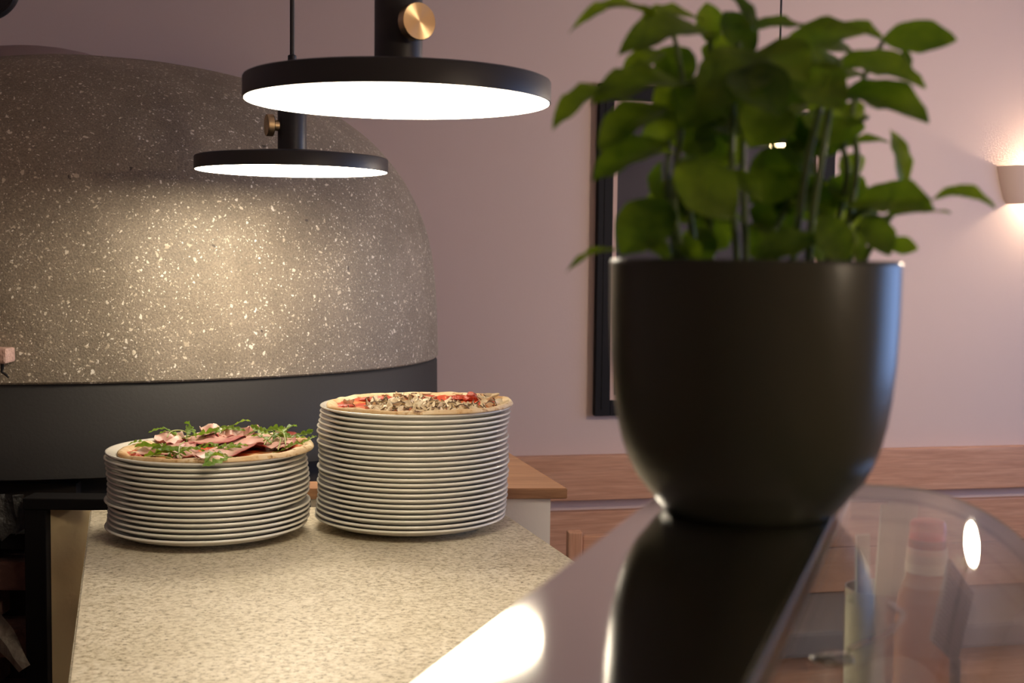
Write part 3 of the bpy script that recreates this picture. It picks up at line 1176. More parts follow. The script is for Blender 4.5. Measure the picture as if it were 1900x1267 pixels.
def blob(rx, ry, rz_, seed):
    b = bmesh.new()
    bmesh.ops.create_icosphere(b, subdivisions=2, radius=1)
    for v in b.verts:
        v.co *= 1 + 0.28 * noise.noise(v.co * 1.6 + Vector((seed, 0, 0)))
        v.co = Vector((v.co.x * rx, v.co.y * ry, v.co.z * rz_))
    return b


def put_blob(name, th, hf, x, y, rx, ry, rz_, mat, seed, up=0.0):
    o = mesh_obj(name, blob(rx, ry, rz_, seed), mat, th, smooth=True)
    o.location = (x, y, hf(x, y) + rz_ * .3 + up)
    o.rotation_euler = (0, 0, seed * 1.7)
    return o


for i, (px, py, rx, mt) in enumerate([(250, 838, .012, M_TOM), (262, 826, .011, M_CHEESE), (272, 823, .010, M_TOM), (243, 834, .009, M_CHEESE), (541, 812, .014, M_TOM), (552, 820, .012, M_CHEESE), (540, 826, .010, M_TOM), (562, 822, .009, M_TOM), (548, 815, .009, M_CHEESE), (365, 846, .009, M_TOM), (556, 817, .008, M_TOM)]):
    x, y = P1(px, py)
    put_blob('tomato_piece' if mt is M_TOM else 'cheese_blob', p1, h1, x, y, rx, rx * .7, .005, mt, i + 1)

# mushrooms on pizza 2


def mush_mat():
    N = NT('mushroom_flesh')
    tc = N.n('ShaderNodeTexCoord').outputs['Object']
    oi = N.n('ShaderNodeObjectInfo')
    nz = N.n('ShaderNodeTexNoise', i_Scale=120.0, i_Detail=3.0)
    N.l(tc, nz.inputs['Vector'])
    ad = N.n('ShaderNodeMath', operation='MULTIPLY_ADD')
    N.l(oi.outputs['Random'], ad.inputs[0])
    ad.inputs[1].default_value = 0.6
    N.l(nz.outputs['Fac'], ad.inputs[2])
    col = ramp(N, ad.outputs[0], [(0.3, (0.42, 0.29, 0.15)), (0.7, (0.64, 0.50, 0.30)), (1.1, (0.74, 0.62, 0.42))]).outputs[0]
    N.l(col, N.b.inputs['Base Color'])
    N.b.inputs['Roughness'].default_value = 0.5
    return N.m


M_MUSH = mush_mat()
M_GILL = plain('mushroom_edge_brown', (0.10, 0.055, 0.025), 0.6)


def mush_mesh(seed):
    """curled slice through a mushroom: cap arc and stub of stem, brown rim"""
    rnd = random.Random(seed)
    out = []
    R_ = 0.0125
    for k in range(9):
        a = PI * k / 8
        out.append((R_ * math.cos(a), R_ * 0.72 * math.sin(a)))
    out += [(-R_ * .42, -.001), (-R_ * .34, -R_ * .55), (0, -R_ * .62), (R_ * .34, -R_ * .55), (R_ * .42, -.001)]
    curl = rnd.uniform(20, 60)
    bm = bmesh.new()

    def bendp(x, y, z):
        return Vector((x, y, z + curl * x * x * (0.6 + 0.4 * math.sin(seed)) + 12 * y * y * math.cos(seed * 2) + 0.0015 * math.sin(x * 300 + seed)))

    top = [bm.verts.new(bendp(x, y, .0009)) for x, y in out]
    bot = [bm.verts.new(bendp(x, y, -.0009)) for x, y in out]
    ct = bm.verts.new(bendp(0, .001, .0009))
    cb_ = bm.verts.new(bendp(0, .001, -.0009))
    n = len(out)
    for k in range(n):
        k2 = (k + 1) % n
        bm.faces.new((ct, top[k], top[k2]))
        bm.faces.new((cb_, bot[k2], bot[k]))
        f = bm.faces.new((top[k], bot[k], bot[k2], top[k2]))
        f.material_index = 1 if k < 10 else 0
    bmesh.ops.recalc_face_normals(bm, faces=bm.faces[:])
    me = bpy.data.meshes.new('mushroom_slice')
    bm.to_mesh(me)
    bm.free()
    me.materials.append(M_MUSH)
    me.materials.append(M_GILL)
    return me


mush = [mush_mesh(k) for k in range(7)]
rnd = random.Random(11)


def P2(px, py, up=0.012, lim=0.128):
    q = atz(px, py, top2.z + plate_top(.12) + up)
    return inside(q.x - p2.location.x, q.y - p2.location.y, lim)


cnt = 0
tries = 0
while cnt < 270 and tries < 6000:
    tries += 1
    a = rnd.uniform(0, 2 * PI)
    rr = math.sqrt(rnd.uniform(0, 1)) * 0.137
    x, y = rr * math.cos(a), rr * math.sin(a)
    q = Vector((x / .128, y / .128))
    # denser at front and middle, sauce bare at the back right and far left
    dens = 1.0
    if y > 0.045 and x > -0.02:
        dens = 0.10
    elif y > 0.02 and x > 0.0:
        dens = 0.45
    if x < -0.085:
        dens = 0.12
    if y > .05 and not -.055 < x < -.005:
        dens = min(dens, .12)
    if -0.045 < x < 0.0 and y > 0.02:
        dens = 0.7
    if x > .10 and y > -.02:
        dens = .35
    if rnd.random() > dens:
        continue
    z = h2(x, y) + rnd.uniform(.003, .010) * (1.2 - q.length * .6)
    s = rnd.uniform(.6, 1.15)
    mw = Matrix.Translation((x, y, z)) @ Euler((rnd.uniform(-.8, .8), rnd.uniform(-.8, .8), rnd.uniform(0, 6.28))).to_matrix().to_4x4() @ Matrix.Diagonal((s, s, s, 1))
    share('mushroom_slice', mush[cnt % 7], p2, mw)
    cnt += 1
# big mushroom cap slice and tomato standing up at the right, bubbles in the far rim
for x, y, s, rx, rz2 in ((*P2(922, 742), 1.15, 40, 20), (*P2(900, 744), 1.1, 30, -15), (*P2(797, 738), .9, 25, 0)):
    mw = Matrix.Translation((x, y, h2(x, y) + .008)) @ Euler((R(rx), 0, R(rz2))).to_matrix().to_4x4() @ Matrix.Diagonal((s, s, s, 1))
    share('mushroom_slice', mush[2], p2, mw)
for i, (px, py, rx, rz2) in enumerate([(912, 733, .012, .011), (650, 733, .020, .004), (690, 729, .017, .004), (800, 730, .018, .004), (850, 735, .022, .005), (875, 736, .016, .006), (640, 748, .016, .004), (740, 727, .014, .004), (925, 747, .010, .005)]):
    x, y = P2(px, py)
    put_blob('tomato_piece', p2, h2, x, y, rx, rx * .8, rz2, M_TOM, i + 20, .001)
for i, (px, py, rx) in enumerate([(663, 721, .008), (795, 724, .010), (870, 729, .008)]):
    x, y = P2(px, py, .012, .146)
    o = put_blob('crust_bubble', p2, h2, x, y, rx * 1.3, rx * .8, .0022, M_CRUST, i + 40)
    o.location.z -= .001

# ------------------------------------------------------------------ pendant lamps
LD = 0.332


def pendant(px_c, py_c, label, knob_deg, LD=0.34):
    D = FPX * LD / px_c[1]
    c = aty(px_c[0], py_c, D)
    th = thing('pendant_lamp', label, 'pendant lamp', (c.x, c.y, c.z), 0, 'disc pendant lamps over the counter')
    r = LD / 2
    shell = [(r - .0019, 0.0005), (r - .0008, 0.0), (r, .0008), (r, .0225), (r - .001, .0245), (r - .004, .0258), (0.09, .0345), (0.03, .0385), (0, .0385), (0, .034), (0.03, .034), (0.09, .030), (r - .006, .020), (r - .004, .018)]
    mesh_obj('disc_housing', lathe(shell, 96, closed=False), M_LAMP, th, smooth=True, angle=35)
    dif = lathe([(0, 0.0012), (r - .012, 0.0002), (r - .0020, .0002), (r - .0045, .012), (0, .012)], 96)
    mesh_obj('light_diffuser', dif, M_DIFF, th)
    sr = 0.0265
    stm = mesh_obj('stem', lathe([(0, .037), (sr, .037), (sr, .172), (sr - .002, .175), (0, .175)], 48), M_LAMP, th, smooth=True, angle=35)
    mesh_obj('cord_grip', lathe([(0, .174), (.0082, .174), (.0082, .212), (.005, .214), (0, .214)], 16), M_BLACK, th, smooth=True)
    mesh_obj('cord', tube([(0, 0, .212), (0, 0, ZC - c.z - .025)], 0.0044, 8), M_BLACK, th, smooth=True)
    mesh_obj('ceiling_rose', lathe([(0, ZC - c.z - .03), (.055, ZC - c.z - .028), (.06, ZC - c.z - .001), (0, ZC - c.z - .001)], 32), M_BLACK, th, smooth=True)
    # brass knob on the stem
    kb = lathe([(0, 0), (.010, 0), (.010, .010), (.0195, .0105), (.0203, .0115), (.0203, .0215), (.0195, .0228), (0, .0228)], 40)
    k = mesh_obj('brass_knob', kb, M_BRASS, stm, smooth=True, angle=30)
    ax = Vector((math.sin(R(knob_deg)), -math.cos(R(knob_deg)), 0))
    k.location = ax * (sr - .001) + Vector((0, 0, 0.083))
    k.rotation_euler = ax.to_track_quat('Z', 'Y').to_euler()
    return th


pendant((738.5, 562), 191.2, 'larger nearer black disc pendant lamp with thick stem and brass knob', 33)
pendant((542, 353), 318.2, 'smaller farther black disc pendant lamp hanging over the plate stacks', -66, 0.355)

# out of frame: dining-side globe lamp, plus a fill globe added behind the camera
for gx, gy, gz, gl, lab in ((1.68, 3.4, 1.88, 1.95, 'opal globe lamp hanging near the bench, just outside the right edge'), (2.3, -0.6, 2.0, 1.9, 'added opal fill light globe hanging beside and behind the camera')):
    th = thing('globe_lamp', lab, 'pendant lamp', (gx, gy, gz), 0, 'opal globe lamps')
    mg = emit('globe_lamp_glow_%d' % (gl * 100), (1.0, 0.80, 0.58), GLOBE_L * gl)
    gr = .062
    mesh_obj('globe', lathe([(0, -gr)] + [(gr * math.cos(R(a)), gr * math.sin(R(a))) for a in range(-75, 90, 15)] + [(0, gr)], 32), mg, th, smooth=True)
    mesh_obj('gallery', lathe([(0, gr - .005), (.03, gr - .008), (.03, gr + .03), (0, gr + .035)], 24), M_BLACK, th, smooth=True)
    mesh_obj('cord', tube([(0, 0, gr + .03), (0, 0, ZC - gz - .001)], .004, 8), M_BLACK, th)

# small pendant behind the plant: cord at the top, lit bulb seen through the leaves
sp = aty(1438, 268, 3.7)
th = thing('small_pendant_lamp', 'small lit pendant bulb on a thin cord seen through the plant leaves', 'pendant lamp', (sp.x + .008, sp.y, sp.z))
mesh_obj('bulb', lathe([(0, -.026), (.015, -.022), (.024, -.006), (.022, .012), (.012, .024), (0, .026)], 24), emit('small_bulb_glow', (1.0, .70, .36), 14.0), th, smooth=True)
mesh_obj('shade', lathe([(.060, .0), (.062, .0), (.040, .055), (.014, .07), (.012, .068), (.037, .053)], 32), M_BLACK, th, smooth=True)
mesh_obj('socket', lathe([(0, .024), (.012, .024), (.012, .085), (0, .088)], 16), M_BLACK, th, smooth=True)
mesh_obj('cord', tube([(0, 0, .086), (0.0, 0, ZC - sp.z - .001)], 0.003, 8), M_BLACK, th)

# round black spotlight just inside the top left corner
q = aty(-27, -25, 3.1)
th = thing('black_spotlight', 'round black spotlight at the very top left above the oven', 'spotlight', q)
rr = 60 * 3.1 / FPX
bmz = lathe([(0, .0), (rr * .86, .0), (rr * .90, -.006), (rr * .97, -.008), (rr, -.002), (rr, .012), (rr * .8, .05), (0, .06)], 48)
bmesh.ops.transform(bmz, matrix=Matrix.Rotation(R(-90), 4, 'X'), verts=bmz.verts[:])
mesh_obj('spot_head', bmz, plain('black_satin', (.02, .02, .022), .4), th, smooth=True, angle=35)
mesh_obj('rod', tube([(0, .03, rr * .7), (0, .03, ZC - q.z - .001)], .008, 8), M_BLACK, th)

# ------------------------------------------------------------------ wooden chair seen past the end of the worktop
cp = aty(1066, 985, 3.35)
ch = thing('wooden_chair', 'reddish wooden dining chair partly hidden behind the worktop and display case', 'chair', (cp.x, cp.y, 0), R(8))
hz = cp.z
for x in (0, .38):
    mesh_obj('leg', B(x - .019, x + .019, -.018, .018, .001, hz, .004), M_WOODZ, ch)
    mesh_obj('leg', B(x - .019, x + .019, -.42, -.384, .001, .44, .004), M_WOODZ, ch)
mesh_obj('back_rail', B(.0195, .3605, -.011, .011, hz - .10, hz - .012, .004), M_WOOD, ch)
mesh_obj('back_rail', B(.0195, .3605, -.011, .011, hz - .26, hz - .19, .004), M_WOOD, ch)
mesh_obj('seat', B(-.015, .395, -.44, -.02, .4405, .47, .008), M_WOOD, ch)

# ------------------------------------------------------------------ glass display case on the worktop (pot stands on its steel top)
ZG = EYE - 0.128
TA = R(18.8)
tv = Vector((math.sin(TA), math.cos(TA), 0))
nv_ = Vector((math.cos(TA), -math.sin(TA), 0))
org = Vector((0.0225, 0.535, 0))
S0 = org.dot(nv_)
U_END = 0.7705
U_NEAR = -0.28


def case_pt(s, u, z):
    v = nv_ * (S0 + s) + tv * u
    return Vector((v.x, v.y, z))


case = thing('display_case', 'countertop display case with polished steel top strip and curved clear glass', 'display case', (0, 0, ZCT))
co = Vector((0, 0, ZCT))
SW = 0.0955                       # width of the steel strip


def cbox(name, s0, s1, u0, u1, z0, z1, mat, bev=0.0, parent=case):
    bm = B(s0, s1, u0, u1, z0, z1, bev)
    for v in bm.verts:
        v.co = case_pt(v.co.x, v.co.y, v.co.z) - co
    bmesh.ops.recalc_face_normals(bm, faces=bm.faces[:])
    return mesh_obj(name, bm, mat, parent)


cbox('steel_top', 0, SW, U_NEAR, U_END, ZG - .006, ZG, M_STEEL, .0012)
cbox('steel_lip', SW + .0003, SW + .0018, U_NEAR, U_END, ZG - .012, ZG + .0006, M_STEELB, .0006)
cbox('steel_back', 0.002, 0.006, U_NEAR, U_END - .002, ZCT + .131, ZG - .0065, M_STEELB)
cbox('steel_body', 0.0, SW + .16, U_NEAR, U_END, ZCT + .001, ZCT + .130, M_STEELB, .004)
# glass sheet: flat, then a quarter bend, then straight down to the body
GT = 0.006
BR = 0.10
s_b = 0.126
path = [(SW + .003, ZG)]
for i in range(0, 19):
    a = R(90) * i / 18
    path.append((s_b + BR * math.sin(a), ZG - BR * (1 - math.cos(a))))
path.append((s_b + BR, ZCT + .1315))


def offs(path, d):
    out = []
    for i, p in enumerate(path):
        a = Vector(path[max(i - 1, 0)])
        b_ = Vector(path[min(i + 1, len(path) - 1)])
        t = (b_ - a).normalized()
        out.append((p[0] + t.y * d, p[1] - t.x * d))
    return out


inner = offs(path, GT)
bm = bmesh.new()
cols_ = []
for (so, zo), (si, zi) in zip(path, inner):
    cols_.append([bm.verts.new(case_pt(so, U_NEAR, zo) - co), bm.verts.new(case_pt(so, U_END, zo) - co), bm.verts.new(case_pt(si, U_END, zi) - co), bm.verts.new(case_pt(si, U_NEAR, zi) - co)])
for a, b_ in zip(cols_, cols_[1:]):
    bm.faces.new((a[0], b_[0], b_[1], a[1]))
    bm.faces.new((a[3], a[2], b_[2], b_[3]))
bmesh.ops.recalc_face_normals(bm, faces=bm.faces[:])
mesh_obj('curved_glass', bm, M_GLASS, case, smooth=True, angle=60)
for nm, u0, u1 in (('glass_edge', U_END, U_END + .0025), ('glass_edge', U_NEAR - .002, U_NEAR)):
    bm = bmesh.new()
    cc = []
    for (so, zo), (si, zi) in zip(offs(path, -.0003), offs(path, GT + .0003)):
        cc.append([bm.verts.new(case_pt(s_, u_, z_) - co) for s_, u_, z_ in ((so, u0, zo), (so, u1, zo), (si, u1, zi), (si, u0, zi))])
    for a, b_ in zip(cc, cc[1:]):
        for k in range(4):
            bm.faces.new((a[k], a[(k + 1) % 4], b_[(k + 1) % 4], b_[k]))
    bm.faces.new(cc[0])
    bm.faces.new(cc[-1][::-1])
    bmesh.ops.recalc_face_normals(bm, faces=bm.faces[:])
    mesh_obj(nm, bm, M_EDGE, case)
# dark seal under the far edge of the glass
bm = bmesh.new()
cc = []
for (so, zo), (si, zi) in zip(offs(path, GT + .0006), offs(path, GT + .0032)):
    cc.append([bm.verts.new(case_pt(s_, u_, z_) - co) for s_, u_, z_ in ((so, U_END - .0008, zo), (so, U_END + .002, zo), (si, U_END + .002, zi), (si, U_END - .0008, zi))])
for a, b_ in zip(cc, cc[1:]):
    for k in range(4):
        bm.faces.new((a[k], a[(k + 1) % 4], b_[(k + 1) % 4], b_[k]))
bm.faces.new(cc[0])
bm.faces.new(cc[-1][::-1])
bmesh.ops.recalc_face_normals(bm, faces=bm.faces[:])
mesh_obj('edge_seal', bm, plain('brown_seal', (.16, .10, .07), .5), case)
# end pane filling the profile at the far end
bm = bmesh.new()
loop = [(0.008, ZG - .0075)] + [(s_ - .0005, z_ - .0005) for s_, z_ in inner] + [(0.008, ZCT + .1315)]
fa = [bm.verts.new(case_pt(s_, U_END - .004, z_) - co) for s_, z_ in loop]
fb = [bm.verts.new(case_pt(s_, U_END - .001, z_) - co) for s_, z_ in loop]
bm.faces.new(fa)
bm.faces.new(fb[::-1])
bmesh.ops.recalc_face_normals(bm, faces=bm.faces[:])
mesh_obj('end_pane', bm, M_GLASS, case)

# ------------------------------------------------------------------ things in and beyond the case
ZF = ZCT + .131                    # floor of the case
M_AMB = clear_glass('amber_glass', (0.93, 0.62, 0.22), 1.45, haze=0.18)


def bowl(label, px, D, r, h, mat):
    c = aty(px, 1200, D)
    th = thing('small_bowl', label, 'bowl', (c.x, c.y, ZF + .0005))
    shl = mesh_obj('bowl_shell', lathe([(0, .0), (r * .5, .0), (r * .8, h * .25), (r * .97, h * .7), (r, h), (r * .965, h), (r * .93, h * .7), (r * .76, h * .29), (r * .45, .004), (0, .004)], 48), mat, th, smooth=True)
    mesh_obj('rim', lathe([(r * .96, h - .001), (r * 1.02, h - .001), (r * 1.03, h + .002), (r * 1.0, h + .004), (r * .96, h + .003)], 48, closed=True), M_AMB, shl, smooth=True)
    return th, c


b1, b1c = bowl('amber glass bowl of mozzarella inside the display case', 1592, 0.665, 0.040, 0.050, M_AMB)
M_MOZ = plain('mozzarella', (0.82, 0.80, 0.74), 0.3, coat=.4)
for i, (dx, dy, dz) in enumerate(((-.014, .012, .030), (.010, -.006, .030), (.012, .018, .031), (-.012, -.012, .029))):
    o = mesh_obj('mozzarella_ball', blob(.011, .011, .0105, i), M_MOZ, smooth=True)
    o.location = (b1c.x + dx, b1c.y + dy, ZF + .0005 + dz - .012)
    tag(o, ['mozzarella ball at the back left of the amber bowl', 'mozzarella ball at the front right of the amber bowl', 'mozzarella ball at the back right of the amber bowl', 'mozzarella ball at the front left of the amber bowl'][i], 'cheese', 'mozzarella balls in the amber bowl')
b2, b2c = bowl('white bowl of green herbs inside the display case', 1725, 0.60, 0.034, 0.034, M_CER)
M_HERB = leafy('herb_pile_green', (0.16, 0.32, 0.06), (0.30, 0.50, 0.14), .5, .2, 80)
bmh = blob(.026, .026, .012, 3)
ho = mesh_obj('herb_bunch', bmh, M_HERB, smooth=True)
ho.location = (b2c.x, b2c.y, ZF + .0235)
tag(ho, 'bunch of pale green herbs heaped in the white bowl', 'herbs')

# bent serving spoon resting in the amber bowl
pts = [aty(1575, 1205, .655), aty(1600, 1194, .66), aty(1640, 1178, .672), aty(1668, 1156, .685), aty(1676, 1140, .69), aty(1663, 1130, .692), aty(1648, 1118, .695)]
spn = thing('serving_spoon', 'bent steel serving spoon resting in the amber bowl', 'spoon', pts[0])
mesh_obj('handle', tube(smooth_path([p - pts[0] for p in pts], 5), .0017, 8), M_STEEL, spn, smooth=True)
o = mesh_obj('spoon_bowl', blob(.012, .009, .003, 0), M_STEEL, spn, smooth=True)
o.location = (-.008, -.002, -.004)

# sauce bottle on the worktop beyond the case
bc = aty(1721, 1000, 1.0)
bt = thing('sauce_bottle', 'slim chilli oil bottle with orange-red cap and cream label beyond the glass', 'bottle', (bc.x, bc.y, ZCT + .0005))
ztop = aty(1721, 964, 1.0).z - ZCT
M_OIL = clear_glass('chilli_oil', (0.80, 0.42, 0.20), 1.45, haze=0.55, hcol=(0.55, 0.24, 0.10))
mesh_obj('bottle_body', lathe([(0, 0), (.021, 0), (.023, .003), (.023, ztop - .085), (.021, ztop - .06), (.0155, ztop - .045), (.0140, ztop - .016), (0, ztop - .016)], 40), M_OIL, bt, smooth=True)
mesh_obj('cap', lathe([(.0138, ztop - .0155), (.0138, ztop - .004), (.012, ztop - .001), (.008, ztop), (0, ztop)], 32), plain('orange_red_cap', (.72, .10, .05), .3), bt, smooth=True)
mesh_obj('label', lathe([(.0148, ztop - .022), (.0152, ztop - .022), (.0164, ztop - .041), (.0160, ztop - .041)], 32, closed=True), plain('cream_label', (.70, .64, .50), .7), bt, smooth=True)

# dark ribbed plaque on a little stand
MD = 0.955
mc = aty(1768, 1230, MD)
mh = thing('menu_stand', 'dark grey ribbed diamond plaque on a stand beyond the curved glass', 'menu stand', (mc.x, mc.y, ZCT + .0005))
M_RIB = plain('dark_grey_card', (.045, .043, .042), .6)
mo = Vector((mc.x, mc.y, ZCT + .0005))
dia = [aty(px, py, MD) - mo for px, py in ((1762, 1037), (1803, 1097), (1772, 1232), (1726, 1188))]
bm = bmesh.new()
f0 = [bm.verts.new(v + Vector((0, -.004, 0))) for v in dia]
f1 = [bm.verts.new(v + Vector((0, .004, 0))) for v in dia]
bm.faces.new(f0)
bm.faces.new(f1[::-1])
for k in range(4):
    bm.faces.new((f0[k], f1[k], f1[(k + 1) % 4], f0[(k + 1) % 4]))
bmesh.ops.recalc_face_normals(bm, faces=bm.faces[:])
mesh_obj('plaque', bm, M_RIB, mh)
for i in range(18):
    t = (i + .5) / 18
    a = dia[0].lerp(dia[3], t) + Vector((0, -.0045, 0))
    b_ = dia[1].lerp(dia[2], t) + Vector((0, -.0045, 0))
    mesh_obj('rib', tube([a, b_], .0012, 5), M_RIB, mh)
mesh_obj('stand_post', tube([dia[2] + Vector((0, 0, .004)), (0.004, 0, .004)], .004, 10), M_RIB, mh)
mesh_obj('stand_foot', lathe([(0, 0), (.022, 0), (.022, .003), (.004, .006), (0, .006)], 24), M_RIB, mh)

# folded napkins in a steel cup
nc = aty(1636, 1100, 1.06)
cup = thing('napkin_cup', 'steel cup holding folded napkins beyond the glass', 'cup', (nc.x, nc.y, ZCT + .0005))
hz_ = aty(1645, 1108, 1.03).z - ZCT
mesh_obj('cup_wall', lathe([(0, 0), (.028, 0), (.030, hz_), (.0285, hz_), (.0265, .003), (0, .003)], 32), M_STEELB, cup, smooth=True)
M_NAP = plain('cream_paper', (.70, .66, .56), .9)
for i, (px, py, a, w_, lab) in enumerate(((1655, 950, 9, .007, 'tall cream folded napkin standing at the back of the steel cup'), (1672, 935, -4, .012, 'wide cream napkin fanned to the right in the steel cup'), (1640, 1000, 14, .006, 'short cream napkin leaning left in the steel cup'))):
    zt_ = aty(px, py, 1.03).z
    bm = B(-w_, w_, -.0015, .0015, 0, zt_ - ZCT - .006, .0005)
    o = mesh_obj('napkin', bm, M_NAP)
    o.location = (nc.x + (-.006, .010, -.012)[i], nc.y + (.006, .010, -.006)[i], ZCT + .005)
    o.rotation_euler = (0, R((3, 2, -2)[i]), R(a))
    tag(o, lab, 'napkin', 'napkins in the steel cup')

# ------------------------------------------------------------------ pot and basil plant
pc = case_pt(SW * .5 + .0062, 0.668, ZG)
pot = thing('plant_pot', 'dark olive glazed plant pot on the polished steel strip', 'plant pot', pc)
pot_prof = [(0, .0), (.0415, 0), (.0440, .0012), (.0478, .0055), (.0520, .0110), (.0578, .0180), (.0624, .0270), (.0657, .0360), (.0685, .0480), (.0706, .0620), (.0722, .0800), (.0730, .1000), (.0733, .1270), (.0731, .1287), (.0719, .1295), (.0706, .1287), (.0702, .127), (.0696, .100), (.066, .060), (.055, .02), (0, .012)]
mesh_obj('pot_body', lathe(pot_prof, 96), M_POT, pot, smooth=True, angle=50)
bms_ = bmesh.new()
rings = [[bms_.verts.new((0, 0, .112))]]
for j in range(1, 9):
    rings.append([bms_.verts.new((.0695 * j / 8 * math.cos(2 * PI * k / 32), .0695 * j / 8 * math.sin(2 * PI * k / 32), .112 + .003 * noise.noise(Vector((j * 1.3, k * .9, 0))))) for k in range(32)])
for a, b_ in zip(rings, rings[1:]):
    for k in range(32):
        k2 = (k + 1) % 32
        bms_.faces.new(([a[0]] if len(a) == 1 else [a[k2], a[k]]) + [b_[k], b_[k2]])
bmesh.ops.recalc_face_normals(bms_, faces=bms_.faces[:])
mesh_obj('soil', bms_, M_SOIL, pot)

soil_z = pc.z + .112
basil = thing('basil_plant', 'leafy green basil plant growing in the olive pot', 'plant', (pc.x, pc.y, soil_z))
PD = pc.y


def leaf_bm(base, tip, w, up, arch=0.15, cup=0.25, fat=0.45, nl=12, nw=6):
    """ovate leaf from base to tip in world coordinates; up: rough normal; w: full width"""
    base, tip, up = Vector(base), Vector(tip), Vector(up).normalized()
    ax = tip - base
    L = ax.length
    ax.normalize()
    nrm = (up - ax * up.dot(ax)).normalized()
    sd = ax.cross(nrm)
    bm = bmesh.new()
    rows = []
    for i in range(nl + 1):
        t = i / nl
        # outline: narrow petiole start, widest at 'fat', pointed tip
        if t < fat:
            wv = math.sin(PI / 2 * (t / fat)) ** 0.62
        else:
            wv = math.cos(PI / 2 * ((t - fat) / (1 - fat))) ** 0.78
        wv = max(wv, .03 if t < .5 else 0.015)
        mid = base + ax * L * t + nrm * L * arch * (math.sin(PI * t) + 0.25 * t * (t - 1))
        row = []
        for j in range(nw + 1):
            v = j / nw * 2 - 1
            ripple = 0.018 * L * math.sin(t * 16 + v * 2) * abs(v)
            blister = 0.012 * L * math.sin(t * 26) * math.sin(abs(v) * 5)
            z = cup * w * 0.5 * wv * (abs(v) ** 1.3) + ripple + blister
            row.append(bm.verts.new(mid + sd * (w * .5 * wv * v) + nrm * z))
        rows.append(row)
    for a, b_ in zip(rows, rows[1:]):
        for j in range(nw):
            bm.faces.new((a[j], a[j + 1], b_[j + 1], b_[j]))
    return bm


def add_leaf(b_px, t_px, w_px, db=0.0, dt=0.0, up=(0, -.5, 1), arch=.12, cup=.3, fat=.45):
    D0, D1 = PD + db, PD + dt
    b3 = aty(b_px[0], b_px[1], D0)
    t3 = aty(t_px[0], t_px[1], D1)
    bm = leaf_bm(b3, t3, w_px * (1.22 if up[2] >= .5 else 1.0) * (D0 + D1) / 2 / FPX, Vector(up) + Vector((0, -.22, 0)), arch, cup, fat)
    o0 = Vector((pc.x, pc.y, soil_z))
    for v in bm.verts:
        v.co -= o0
    return mesh_obj('leaf', bm, M_LEAF, basil, smooth=True, angle=180)


